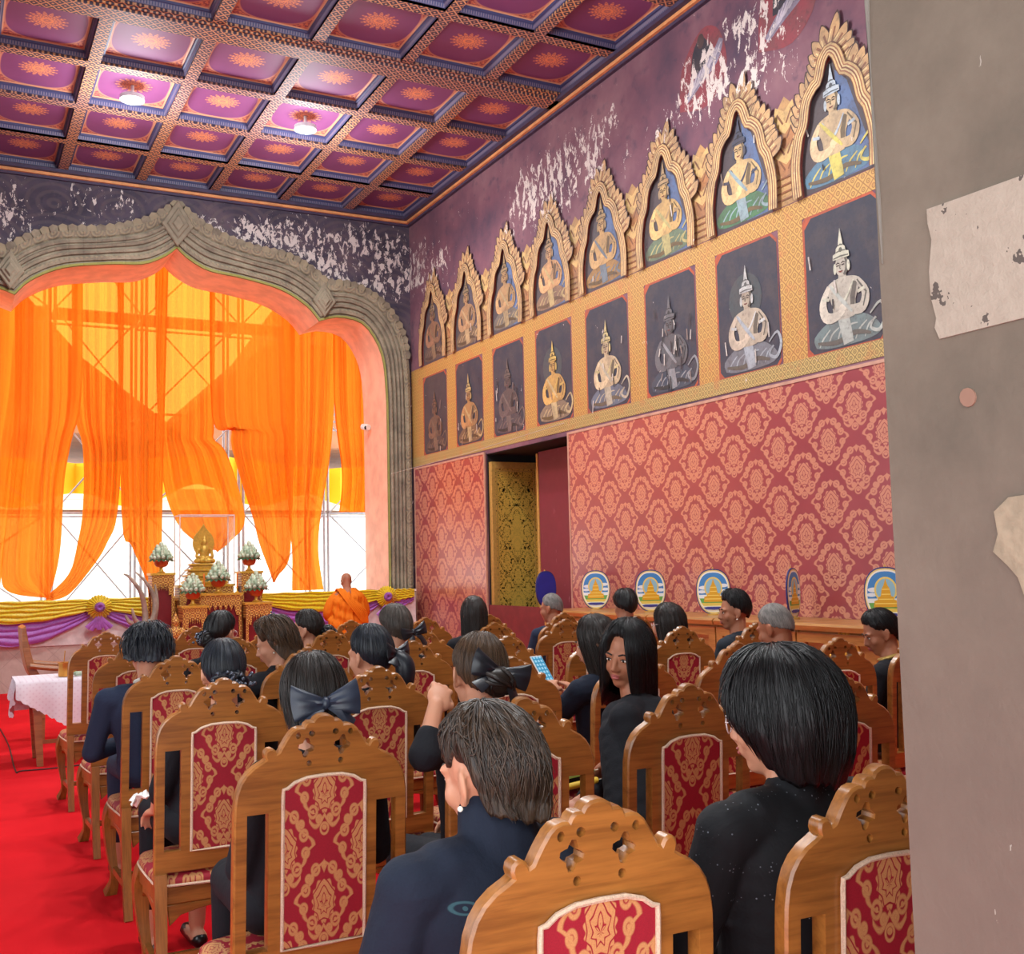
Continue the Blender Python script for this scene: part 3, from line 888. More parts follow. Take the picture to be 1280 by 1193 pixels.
# hanging lamps
LED = Mat('lamp_diffuser').set(color=(1, 1, 1, 1), emis=(.88, 1, .98, 1), estr=40)
WHT = plain('white_enamel', C(232, 232, 228), .4)
LAMPW = 330
def lampo(x, y, lab):
    t = thing('ceiling_lamp', lab, 'lamp', (x, y, 7.55), 0, 'round lamps under the coffers')
    MB().lathe([(.02, .19), (.02, .06), (.13, .06), (.15, .05), (.15, .0), (.135, 0)], 24).build('housing', WHT, t)
    MB().lathe([(.01, -.012), (.1, -.01), (.133, .004), (.133, .02), (.01, .02)], 24).build('diffuser', LED, t)
    l = bpy.data.lights.new('lamp_light', 'SPOT'); l.energy = LAMPW; l.shadow_soft_size = .13; l.color = (.96, 1, .98); l.spot_size = R(165); l.spot_blend = .5
    q = bpy.data.objects.new('lamp_light', l); COL.objects.link(q); q.location = (x, y, 7.52)
    l2 = bpy.data.lights.new('ceiling_fill', 'POINT'); l2.energy = 95; l2.shadow_soft_size = .3; l2.color = (.86, .96, 1); q2 = bpy.data.objects.new('ceiling_fill', l2); COL.objects.link(q2); q2.location = (x, y, 6.9)  # bodiless point light added below the lamp to brighten the ceiling
lampo(1.99, 13.8, 'bright round ceiling lamp, the one nearer the arch peak')
lampo(4.23, 13.8, 'bright round ceiling lamp, the one nearer the mural wall')
for y in (8.41, 3.0):
    for x in (1.99, 4.23): lampo(x, y, 'added round ceiling lamp, out of view, lighting the seats')  # unseen lamps added on the coffer grid to brighten the room
# ---------------------------------------------------------------- carved chair
def sym(half): return [(x, z) for x, z in half] + [(-x, z) for x, z in half[::-1] if x > 1e-6]
CREST = [(0, 1.2), (.014, 1.198), (.026, 1.191), (.031, 1.183), (.044, 1.183), (.053, 1.176), (.057, 1.168), (.07, 1.169), (.084, 1.165), (.096, 1.155), (.108, 1.138), (.119, 1.12), (.126, 1.107), (.132, 1.104),
         (.137, 1.113), (.146, 1.119), (.156, 1.118), (.164, 1.111), (.166, 1.1), (.163, 1.09), (.172, 1.084), (.195, 1.072), (.216, 1.054), (.231, 1.032), (.241, 1.004), (.246, .97), (.247, .93), (.247, .47), (.2, .47), (.2, .5), (0, .5)]
def hole(cx, cz, r, n, a=.3, ph=0., sx=1.): return [(cx + sx * r * (1 + a * math.cos(n * 2 * PI * i / 20 + ph)) * math.cos(2 * PI * i / 20), cz + r * (1 + a * math.cos(n * 2 * PI * i / 20 + ph)) * math.sin(2 * PI * i / 20)) for i in range(20)]
HOLES = []
for s in (-1, 1):
    HOLES.append([(s * .155, .945), (s * .212, .945), (s * .212, .58), (s * .155, .58)])
    HOLES.append(hole(s * .052, 1.112, .021, 4, .28, .6, .9)); HOLES.append(hole(s * .045, 1.069, .0065, 1, .4))
    HOLES.append(hole(s * .075, 1.149, .0072, 1, .4, 1., .8)); HOLES.append(hole(s * .034, 1.152, .007, 1, .4, 2.))
UPH = [(.0, 1.034), (.05, 1.032), (.085, 1.022), (.105, 1.008), (.116, 1.006), (.117, .99), (.117, .575), (0, .575)]
TILT = Matrix.Translation((0, -.2, 1.2)) @ Matrix.Rotation(R(3.2), 4, 'X') @ Matrix.Translation((0, .2, -1.2))

def make_chair():
    """origin on the floor under the apex of the back; faces +y, back plane at y = 0"""
    t = empty('carved_chair')
    TM = Matrix.Translation((0, 0, 1.2)) @ Matrix.Rotation(R(3.), 4, 'X') @ Matrix.Translation((0, 0, -1.2))
    mb = MB(); mb.prism(sym(CREST), HOLES, 0, .036, 'xz', .005, TM); mb.build('backrest', TEAK, t, 40)
    mb = MB(); mb.prism(sym(UPH), [], -.006, .05, 'xz', .005, TM); up_ = mb.build('back_cushion', FAB_B, t, 40)
    mb = MB()
    pts = sym(UPH); pts = pts + pts[:1]
    for d in (-.007, .05): mb.tube([TM @ Vector((p[0] * 1.0, d, p[1])) for p in pts], .0052, 6)
    mb.build('braid_trim', PIPE, up_)
    # seat
    yb = .045; D = .45
    sf = lambda g, z, cr=.0: [(-.235 - g, yb - g * .3, z), (-.25 - g, yb + D * .8, z), (-.2, yb + D + g, z), (0, yb + D + .02 + g, z), (.2, yb + D + g, z), (.25 + g, yb + D * .8, z), (.235 + g, yb - g * .3, z)]
    o2 = [(p[0], p[1]) for p in sf(0, 0)]
    MB().prism(o2, [], .385, .452, 'xy', .006).build('seat_frame', TEAK, t, 40)
    mb = MB(); rings = []
    for g, z in ((-.005, .45), (.002, .462), (0., .478), (-.012, .49), (-.04, .498), (-.12, .505), (-.2, .507)):
        rings.append([Vector((p[0] * (1 + g / .26), (p[1] - yb - D / 2) * (1 + g / .24) + yb + D / 2, z)) for p in smooth_poly(sf(0, 0) + sf(0, 0)[:1], 4)[:-1]])
    b = mb.grid(rings, cv=True); n = len(rings[0]); mb.face([b + 6 * n + k for k in range(n)])
    cu = mb.build('seat_cushion', FAB_S, t, 40)
    l = [Vector((p[0] * 1.008, (p[1] - yb - D / 2) * 1.008 + yb + D / 2, .457)) for p in smooth_poly(sf(0, 0) + sf(0, 0)[:1], 4)]
    MB().tube(l, .0055, 6).build('braid_trim', PIPE, cu)
    # shaped apron edge under the seat
    for s in (-1, 1):
        # rear legs carry on from the posts, splayed a little
        mb = MB(); q = [((s * .225), .045, .5), (s * .225, .035, .38), (s * .224, .02, .2), (s * .222, -.03, .0)]
        mb.tube(q, [.03, .031, .028, .026], 4, twist=PI / 4); mb.build('leg', TEAKV, t, 30)
        # cabriole front leg
        q = smooth_poly([(s * .222, yb + D - .06, .44), (s * .236, yb + D - .035, .36), (s * .232, yb + D - .04, .24), (s * .218, yb + D - .06, .13), (s * .216, yb + D - .05, .06), (s * .232, yb + D - .025, 0.)], 4)
        rr = [.042, .045, .047, .047, .045, .042, .038, .035, .032, .03, .028, .026, .025, .0245, .025, .026, .028, .031, .034, .037, .038]
        mb = MB(); mb.tube(q, rr[:len(q)], 4, twist=PI / 4); mb.build('leg', TEAKV, t, 30)
        mb = MB(); mb.bar((s * .223, -.01, .15), (s * .215, yb + D - .06, .13), .024, .03); mb.build('stretcher', TEAK, t, None)
        mb = MB(); mb.prism([(yb + .02, .385), (yb + D - .09, .385), (yb + D - .08, .33), (yb + D - .11, .352), (yb + D - .16, .36), (yb + .2, .365), (yb + .1, .352), (yb + .045, .31), (yb + .02, .3)], [], s * .228 - .011, s * .228 + .011, 'yz', .003); mb.build('apron', TEAK, t, 40)
    MB().bar((-.215, .22, .142), (.215, .22, .142), .024, .03).build('stretcher', TEAK, t, None)
    mb = MB(); mb.prism([(-.2, .385), (.2, .385), (.19, .31), (.15, .345), (.08, .36), (0, .37), (-.08, .36), (-.15, .345), (-.19, .31)], [], .045, .065, 'xz', .003); mb.build('apron', TEAK, t, 40)
    return t


proto = make_chair()
ROWN = ['nearest row', 'second row', 'third row', 'fourth row', 'fifth row', 'front row']
CHAIRS = []   # (row, column, x, y, yaw in degrees)
GX = [.97, 1.59, 2.22, 2.84, 3.46, 4.02, 4.6]
FIX = {(0, 0): (.99, 1.59), (0, 1): (1.6, 1.53), (1, 0): (.94, 2.93), (1, 1): (1.56, 2.91), (1, 2): (2.16, 2.88), (1, 3): (2.74, 2.79), (2, 0): (.94, 4.14), (2, 1): (1.58, 4.2), (2, 2): (2.21, 4.22), (2, 3): (2.84, 4.18), (2, 4): (3.42, 4.16), (2, 5): (3.98, 4.06), (2, 6): (4.6, 4.1),
       (3, 0): (1.0, 5.41), (3, 1): (1.68, 5.49), (3, 2): (2.28, 5.52), (3, 3): (2.84, 5.47), (3, 4): (3.46, 5.45), (3, 5): (4.03, 5.43), (3, 6): (4.62, 5.42),
       (4, 0): (1.01, 6.66), (4, 1): (1.58, 6.63), (4, 2): (2.26, 6.88), (4, 3): (2.76, 6.55), (4, 4): (3.44, 6.83), (4, 5): (4.01, 6.8), (4, 6): (4.6, 6.75),
       (5, 0): (1.01, 8.05), (5, 1): (1.66, 8.26), (5, 2): (2.22, 8.05), (5, 3): (2.82, 8.09), (5, 4): (3.4, 7.97), (5, 5): (3.97, 7.97), (5, 6): (4.55, 7.75)}
NTH = ['on the aisle', 'second from the aisle', 'third from the aisle', 'fourth from the aisle', 'fifth from the aisle', 'sixth from the aisle', 'seventh from the aisle']
WHO = {(0, 0): 'under the woman with tousled brown hair', (0, 1): 'partly behind the plaster pillar, under the woman with the black bob', (1, 0): 'under the woman with the broad navy bow', (1, 1): 'under the woman pinching her hair',
       (2, 0): 'under the woman with the beaded hair clip', (3, 0): 'under the person in the navy suit', (2, 3): 'under the woman turning round', (5, 0): 'beside the lace covered table', (1, 2): 'in front of the woman with glasses'}
yaws = {(0, 0): 0, (2, 6): 6, (4, 0): 1.5, (5, 0): 1.5, (4, 2): 2, (3, 2): -1, (4, 3): -8, (5, 4): 0, (4, 5): -1, (5, 5): 3, (5, 6): 3, (3, 5): -2, (2, 3): 4}
first = True
for (r_, c_), (x, y) in FIX.items():
    t = proto if first else copy_tree(proto)
    first = False
    t.location = (x, y, 0); t.rotation_euler = (0, 0, R(yaws.get((r_, c_), rnd.uniform(-1.5, 1.5))))
    if (r_, c_) in WHO: lab = 'carved teak chair %s, %s, %s' % (WHO[(r_, c_)], ROWN[r_], NTH[c_])
    else: lab = 'carved teak chair with red damask back in the %s, %s' % (ROWN[r_], NTH[c_])
    ws = lab.split()
    if len(ws) > 16: lab = 'carved teak chair ' + WHO[(r_, c_)]
    tag(t, lab, 'chair', 'carved teak chairs with red damask upholstery')
# ---------------------------------------------------------------- outside: daylight, scaffold, hall
WHITEW = plain('white_render', C(238, 236, 230), .85, var=.05)
t = thing('temple_hall', 'pale temple hall with tiered roofs standing outside behind the orange drapes', 'building', (3.2, 27, 0))
MB().box(-16, 16, 0, 6, -.02, 3.6).build('wall', WHITEW, t, None)
ROOF = plain('roof_tiles', C(150, 96, 60), .7, scale=3)
for i, (cx, hw, z0, z1) in enumerate(((-2.2, 4.2, 4.6, 8.4), (7.0, 6.2, 4.4, 11.5))):
    mb = MB(); mb.prism([(cx - hw, z0), (cx - hw * .4, z0 + (z1 - z0) * .5), (cx, z1), (cx + hw * .4, z0 + (z1 - z0) * .5), (cx + hw, z0), (cx, z0 + .3)], [], -1.2, 6, 'xz'); mb.build('roof', ROOF, t, None)
for x in (-14, -10, -6, -2, 2, 6, 10, 14): MB().box(x - .25, x + .25, -.35, 0, -.02, 3.6).build('pilaster', WHITEW, t, None)
MB().box(-16, 16, -.5, 0, 3.35, 3.6).build('eave', plain('cream_eave', C(226, 214, 190), .8), t, None)
YEL = Mat('yellow_cloth'); YEL = YEL.set(color=C(250, 206, 20), rough=.8)
t = thing('hanging_awning', 'long yellow cloth awning strung outside behind the orange drapes', 'awning', (3.4, 21.6, 2.9))
P = [[(-5 + 10 * i / 80, .12 * math.sin(i * 1.3), .9 - (.75 + .18 * math.sin(i * .35 + .5)) * j / 8 + .1 * math.sin(i * .16)) for j in range(9)] for i in range(81)]
mb = MB(); mb.grid(P); mb.build('cloth', YEL, t, 60)
STEEL = plain('scaffold_steel', C(172, 174, 178), .5, .3)
PLANK = plain('scaffold_plank', C(150, 128, 104), .8)
BX = [-.9, 1.55, 3.05, 4.75, 6.35, 8.2]
NB = ['leftmost steel scaffold bay seen through the first orange drape', 'steel scaffold bay seen through the gap between the left drapes', 'steel scaffold bay behind the golden statue', 'steel scaffold bay behind the flower stands on the altar\'s other side', 'rightmost steel scaffold bay behind the praying monk']
for i in range(5):
    x0, x1 = BX[i] + (.04 if i else 0), BX[i + 1] - .04
    t = thing('scaffold_bay', NB[i], 'scaffold', ((x0 + x1) / 2, 20.2, 0), 0, 'steel scaffolding outside'); w_ = (x1 - x0) / 2
    for y in (-.6, .6):
        for x in (-w_, w_): MB().tube([(x, y, -.02), (x, y, 9)], .026, 8).build('standard', STEEL, t)
    lv = [.9 + 1.75 * k for k in range(5)]
    for z in lv:
        for y in (-.6, .6): MB().tube([(-w_, y, z), (w_, y, z)], .022, 6).build('ledger', STEEL, t)
        for x in (-w_, w_): MB().tube([(x, -.6, z), (x, .6, z)], .022, 6).build('transom', STEEL, t)
    for k, z in enumerate(lv[:-1]):
        for y in (-.63,):
            MB().tube([(-w_, y, z), (w_, y, z + 1.75)], .014, 6).build('cross_brace', STEEL, t); MB().tube([(w_, y + .04, z), (-w_, y + .04, z + 1.75)], .014, 6).build('cross_brace', STEEL, t)
    for z in (lv[1], lv[3]): MB().box(-w_, w_, -.4, .4, z + .025, z + .065).build('deck_board', PLANK, t, None)

# ---------------------------------------------------------------- sheer orange drapes
m = bpy.data.materials.new('sheer_orange_cloth'); m.use_nodes = True; nt = E.nt = m.node_tree; nt.nodes.clear()
n = nz(coord(), 90, 2); uvn = E.nt.nodes.new('ShaderNodeUVMap'); u_, v_, _ = sep(uvn.outputs[0])
out = nt.nodes.new('ShaderNodeOutputMaterial'); tr = nt.nodes.new('ShaderNodeBsdfTransparent'); tl = nt.nodes.new('ShaderNodeBsdfTranslucent'); df = nt.nodes.new('ShaderNodeBsdfDiffuse')
plug(tr.inputs[0], (1, .46, .07, 1)); plug(tl.inputs[0], mixc(n, C(236, 120, 26), C(242, 136, 36))); plug(df.inputs[0], C(240, 128, 40))
m1 = nt.nodes.new('ShaderNodeMixShader'); m2 = nt.nodes.new('ShaderNodeMixShader')
plug(m1.inputs[0], .35); nt.links.new(tl.outputs[0], m1.inputs[1]); nt.links.new(df.outputs[0], m1.inputs[2])
plug(m2.inputs[0], .15); nt.links.new(m1.outputs[0], m2.inputs[1]); nt.links.new(tr.outputs[0], m2.inputs[2]); nt.links.new(m2.outputs[0], out.inputs[0])
SHEER = m
def drape(name, lab, left, right, yo, pleats, amp=.05, seed=0, flare=0.):
    n_t, n_s = 90, 72
    L_ = resample(smooth_poly([(left[0][0] - .07, left[0][1]), (left[1][0] - .05 * (left[1][1] > 4), left[1][1])] + left[2:], 4), n_t); R_ = resample(smooth_poly([(right[0][0] + .07, right[0][1]), (right[1][0] + .05 * (right[1][1] > 4), right[1][1])] + right[2:], 4), n_t)
    r_ = random.Random(seed); ph = [r_.uniform(0, 6) for _ in range(6)]
    P, U = [], []
    for i in range(n_t):
        t_ = i / (n_t - 1); row, ur = [], []
        a, b = L_[i], R_[i]; wd = (b - a).length
        for j in range(n_s):
            s = j / (n_s - 1)
            sw = s + .035 * math.sin(5 * s + ph[0] + 2.2 * t_) + .03 * math.sin(11 * s + ph[1] - 1.4 * t_)
            p = a.lerp(b, s); k = min(1, .25 + wd / .9)
            f = math.sin(sw * pleats * 2 * PI + ph[2]) + .5 * math.sin(sw * pleats * 4.3 * PI + ph[3] + t_ * 2) + .3 * math.sin(sw * pleats * 9 * PI + ph[4] - t_ * 3)
            sag = -.05 * math.sin(PI * s) * wd * math.sin(PI * min(1, t_ * 1.6))
            row.append((p.x, yo + amp * k * f * (.35 + .65 * t_ ** .5), p.y + sag * .5)); ur.append((s * wd, t_))
        P.append(row); U.append(ur)
    t = thing(name, lab, 'drape', (0, 0, 0), 0, 'sheer orange drapes in the arch')
    mb = MB(); mb.grid(P, uv=U); mb.build('cloth', SHEER, t, 180)
    return t
T = 7.0
drape('orange_curtain', 'leftmost sheer orange drape cut off by the photo edge', [(-.6, T), (-.6, 3.), (-.6, 1.25)], [(.99, T), (1.0, 4.95), (.92, 3.58), (.84, 2.47), (.78, 1.62), (.75, 1.3)], 18.52, 6, .05, 1)
drape('orange_curtain', 'wide sheer orange drape to the left of the tall bright gap', [(.95, T), (.96, 4.95), (.9, 3.58), (.82, 2.47), (.76, 1.62), (.9, 1.35), (1.38, 1.26)], [(1.81, T), (1.83, 4.5), (1.74, 3.73), (1.64, 3.09), (1.6, 2.09), (1.53, 1.6), (1.43, 1.25)], 18.2, 3, .045, 2)
drape('orange_curtain', 'sheer orange drape swept back towards the left beside the tall gap', [(1.81, T), (1.84, 4.41), (1.94, 3.66), (1.95, 2.67), (1.87, 2.09), (1.75, 1.62), (1.42, 1.27)], [(2.48, T), (2.5, 4.4), (2.48, 2.63), (2.32, 2.11), (2.14, 1.78), (1.75, 1.29), (1.42, 1.2)], 18.52, 5, .055, 3)
drape('orange_curtain', 'sheer orange drape tied to a point above the antlers', [(2.46, T), (2.5, 2.63), (2.65, 2.08), (2.86, 1.56), (2.92, 1.24)], [(3.15, T), (3.13, 2.59), (3.12, 1.58), (2.97, 1.47), (2.945, 1.24)], 18.2, 4, .045, 4)
drape('orange_curtain', 'sheer orange drape gathered sideways behind the golden statue', [(3.12, T), (3.13, 3.64), (3.39, 2.46), (3.88, 2.02), (4.07, 1.97)], [(3.98, T), (3.98, 4.21), (4.01, 3.87), (4.24, 3.6), (4.54, 2.52), (4.31, 2.13), (4.08, 1.93)], 18.52, 5, .05, 5)
drape('orange_curtain', 'sheer orange drape tied to a point right of the altar flowers', [(3.96, T), (3.98, 4.21), (4.25, 4.04), (4.27, 3.68), (4.6, 2.58), (4.72, 2.06), (4.89, 1.58), (4.95, 1.4)], [(5.3, T), (5.3, 4.27), (5.29, 2.32), (5.23, 1.75), (5.06, 1.53), (4.98, 1.4)], 18.2, 5, .05, 6)
drape('orange_curtain', 'straight full sheer orange drape behind the praying monk', [(5.27, T), (5.3, 4.27), (5.32, 2.59), (5.38, 1.91), (5.38, 1.24)], [(6.2, T), (6.11, 4.59), (6.06, 3.52), (5.92, 2.74), (5.84, 1.97), (5.93, 1.24)], 18.52, 4, .05, 7)
drape('orange_curtain', 'short sheer orange drape at the pink jamb', [(6.15, T), (6.11, 4.59), (6.19, 3.31), (6.12, 2.6)], [(6.95, T), (6.95, 2.6)], 18.2, 4, .04, 8)

# ---------------------------------------------------------------- altar platform and its swags
m = Mat('pale_marble'); x, y, z = sep(coord()); n = nz(coord(), 2.4, 6, .65, 1.2)
dg = mx(near(frac((x + z) / .5) - .5, .012), near(frac((x - z) / .5) - .5, .012))
MARB = m.set(color=mixc(dg * .4, ramp(n, (.3, C(178, 158, 146)), (.6, C(206, 190, 178)), (.8, C(190, 166, 150))), C(150, 130, 122)), rough=.45)
PY = 16.5
t = thing('altar_platform', 'raised pale stone altar platform running under the great arch', 'platform', (XM, PY, 0))
mb = MB(); mb.box(XL - XM + .01, XR - XM - .2, .0, .36, 0, 1.21); mb.box(-3.43, 3.43, .36, 1.55, 0, 1.21); mb.build('body', MARB, t, None)
MB().box(XL - XM + .01, XR - XM - .2, -.02, -.002, .62, 1.2).build('white_skirt_cloth', plain('white_skirt_cloth', C(226, 214, 210), .85), t, None)
MB().box(XL - XM + .01, XR - XM - .2, -.05, .36, 1.21, 1.245).build('ledge', plain('white_ledge', C(232, 228, 220), .6), t, None)
YSW = plain('yellow_satin', C(226, 200, 20), .4, scale=40, sheen=.3); PSW = plain('purple_satin', C(168, 96, 186), .4, scale=40, sheen=.3)
SP = [(-.78, -.22), (-.22, 1.95), (1.95, 4.12), (4.12, 6.29), (6.29, 6.8)]
def swag(name, lab, mat, top, bot, yo, npl, amp):
    t = thing(name, lab, 'swag', (0, PY - .055, 0))
    for xa, xb in SP:
        P = []
        w_ = xb - xa
        for i in range(61):
            s = i / 60; f = math.sin(PI * s) if w_ > 1 else (s if xa < 0 else 1 - s) * .6
            row = []
            for j in range(37):
                u = j / 36; za, zb = top(f), bot(f)
                row.append((xa + w_ * s, yo - amp * (.5 + .5 * abs(math.sin(u * npl * PI + .4 * math.sin(s * 5)))) - .02 * f * u, za + (zb - za) * (u ** (1.15)) + .006 * math.sin(s * 31 + u * 9)))
            P.append(row)
        mb = MB(); mb.grid(P); mb.build('pleated_cloth', mat, t, 60)
    return t
swag('hanging_swag', 'pleated yellow satin swag along the front edge of the altar platform', YSW, lambda f: 1.255, lambda f: 1.12 - .17 * f, 0, 5, .045)
swag('hanging_swag', 'pleated purple satin swag hanging below the yellow one', PSW, lambda f: 1.15 - .17 * f, lambda f: 1.06 - .42 * f, .025, 4, .04)
for xr, lab in ((1.95, 'yellow ruffled rosette with purple centre left of the antlers'), (6.29, 'yellow ruffled rosette with purple centre beside the pink jamb')):
    t = thing('hanging_rosette', lab, 'rosette', (xr, PY - .15, 1.14), 0, 'swag rosettes')
    def ruf(mat, r, nm, d, amp):
        P = []
        for i in range(9):
            q = i / 8; P.append([(math.cos(a) * r * q * (1 + .06 * math.sin(a * 24) * q), -d - .05 * math.sin(q * PI) - amp * q * math.sin(a * 24), math.sin(a) * r * q * (1 + .06 * math.sin(a * 24) * q)) for a in [2 * PI * k / 96 for k in range(96)]])
        mb = MB(); mb.grid(P, cv=True); mb.build(nm, mat, t, 80)
    ruf(YSW, .17, 'outer_ruffle', .0, .014); ruf(YSW, .12, 'inner_ruffle', .03, .012); ruf(PSW, .075, 'centre', .07, .008)
    mb = MB()
    for k in range(7):
        a = -.55 + 1.1 * k / 6; mb.tube([(0, -.02, -.1), (a * .12, -.035, -.2), (a * .3, -.02, -.29 - .03 * (k % 2))], [.012, .03, .034], 8, sq=.4)
    mb.build('purple_tails', PSW, t, 60)

# ---------------------------------------------------------------- altar tables, statue, flowers
RED = plain('dark_red_lacquer', C(120, 24, 32), .4)
m = Mat('carved_gilt'); x, y, z = sep(coord()); kk = mx(near(frac(hyp(frac(x / .07) - .5, frac(z / .07) - .5) * 3.2) - .5, .25), 0.)
CARV = m.set(color=mixc(kk, C(226, 180, 88), C(160, 92, 48)), rough=.4, metal=.15, bump=kk, bstr=.6, bdist=.01)
def atable(lab, x, y, w_, d, h):
    t = thing('altar_table', lab, 'altar table', (x, y, 0), 0, 'gilded altar tables')
    MB().box(-w_ / 2, w_ / 2, -d / 2, d / 2, h - .03, h).build('tabletop', GOLD, t, None)
    mb = MB()
    hw = w_ / 2 - .02
    for yy in (-d / 2 + .01, d / 2 - .02):
        pr = [(-hw, h - .03), (hw, h - .03), (hw, h - .3)] + [(hw - .07 - (2 * hw - .14) * k / 12, h - .2 - .05 * math.cos(k * PI) - (.06 if k in (0, 12) else 0)) for k in range(13)] + [(-hw, h - .3)]
        mb.prism(pr, [], yy, yy + .012, 'xz')
    for xx in (-hw, hw - .012): mb.box(xx, xx + .012, -d / 2 + .02, d / 2 - .02, h - .22, h - .03)
    mb.build('carved_apron', CARV, t)
    mb = MB(); mb.box(-hw + .02, hw - .02, -d / 2 + .04, d / 2 - .04, .04, h - .06); mb.build('red_cloth_core', RED, t, None)
    for sx in (-1, 1):
        for sy in (-1, 1):
            q = smooth_poly([(sx * (hw - .02), sy * (d / 2 - .03), h - .05), (sx * (hw - .015), sy * (d / 2 - .03), h * .5), (sx * (hw - .03), sy * (d / 2 - .035), .12), (sx * (hw + .0), sy * (d / 2 - .02), 0)], 4)
            MB().tube(q, .025, 4, twist=PI / 4).build('leg', CARV, t, 30)
    return t
atable('tallest gilded altar table at the back, carrying the golden statue', 3.34, 16.0, .8, .42, 1.42)
atable('front middle gilded altar table carrying one lotus bouquet', 3.42, 15.5, .62, .42, 1.3)
atable('front left gilded altar table beside the antlers', 3.0, 15.1, .36, .34, 1.15)
atable('front right gilded altar table nearer the monk', 3.92, 15.3, .4, .34, 1.16)
atable('narrow rear gilded altar table left of the statue', 2.72, 15.9, .34, .34, 1.6)
atable('narrow rear gilded altar table right of the statue', 3.97, 15.9, .34, .34, 1.6)
# statue
t = thing('seated_statue', 'small golden seated statue with a flame shaped halo on the altar', 'statue', (3.34, 15.98, 1.42))
mb = MB()
z = 0.
for w_, h in ((.3, .06), (.26, .05), (.29, .035), (.23, .05), (.26, .03), (.19, .05), (.215, .03)):
    mb.grid([[(sx_ * w_ * k_, sy_ * w_ * .58 * k_, z + h * q_) for sx_, sy_ in ((-1, -1), (1, -1), (1, 1), (-1, 1))] for k_, q_ in ((.92, 0), (1, .3), (1, .7), (.9, 1))], cv=True)
    b_ = len(mb.v); mb.face([b_ - 4, b_ - 3, b_ - 2, b_ - 1]); z += h
mb.build('stepped_base', GOLD, t)
b = z
mb = MB(); H_ = lambda a, c_: (a, 0, b + c_)
mb.ell((0, -.02, b + .035), (.14, .09, .04)); mb.cap((-.12, -.02, b + .035), (.06, -.09, b + .04), .035); mb.cap((.12, -.02, b + .035), (-.06, -.09, b + .04), .035)
mb.cap((0, 0, b + .06), (0, .0, b + .2), .062, .075); mb.cap((-.085, 0, b + .2), (.085, 0, b + .2), .028)
for s in (-1, 1): mb.cap((s * .095, 0, b + .2), (s * .115, -.01, b + .1), .024, .02); mb.cap((s * .115, -.01, b + .1), (s * .02, -.09, b + .075), .02, .016)
mb.cap((0, 0, b + .22), (0, 0, b + .27), .026); mb.ell((0, -.005, b + .3), (.042, .046, .056)); mb.ell((0, 0, b + .36), (.026, .026, .03)); mb.cap((0, 0, b + .37), (0, 0, b + .43), .014, .004)
for s in (-1, 1): mb.ell((s * .044, 0, b + .29), (.007, .012, .03))
put('figure', vox(mb, .008, 2, .5, 'figure'), GOLD, t)
mb = MB(); hl = smooth_poly([(0, b + .58), (.05, b + .5), (.13, b + .4), (.155, b + .28), (.12, b + .17), (.08, b + .14)], 4)
mb.prism(sym([(p.x, p.y) for p in hl]), [], .06, .075, 'xz', .004); mb.build('flame_halo', GOLD, t)
# clear case
m = Mat('clear_case'); 
nt = m.nt; tr = nt.nodes.new('ShaderNodeBsdfTransparent'); gl = nt.nodes.new('ShaderNodeBsdfGlossy'); gl.inputs['Roughness'].default_value = .05; ms = nt.nodes.new('ShaderNodeMixShader')
ms.inputs[0].default_value = .06; nt.links.new(tr.outputs[0], ms.inputs[1]); nt.links.new(gl.outputs[0], ms.inputs[2]); nt.links.new(ms.outputs[0], nt.nodes['Material Output'].inputs[0]); CLEAR = m.m
t = thing('display_case', 'clear display case with pale edges standing over the golden statue', 'case', (3.34, 15.98, 1.42))
a_, d_, h_ = .385, .2, 1.0
for x0, x1, y0, y1 in ((-a_, a_, -d_, -d_ + .006), (-a_, a_, d_ - .006, d_), (-a_, -a_ + .006, -d_, d_), (a_ - .006, a_, -d_, d_)): MB().box(x0, x1, y0, y1, 0, h_).build('pane', CLEAR, t, None)
MB().box(-a_, a_, -d_, d_, h_, h_ + .006).build('pane', CLEAR, t, None)
mb = MB()
for sx in (-1, 1):
    for sy in (-1, 1): mb.bar((sx * a_, sy * d_, 0), (sx * a_, sy * d_, h_), .014)
for sy in (-1, 1): mb.bar((-a_, sy * d_, h_), (a_, sy * d_, h_), .014)
for sx in (-1, 1): mb.bar((sx * a_, -d_, h_), (sx * a_, d_, h_), .014)
mb.build('edge_frame', plain('pale_acrylic_edge', C(222, 196, 190), .3), t, None)
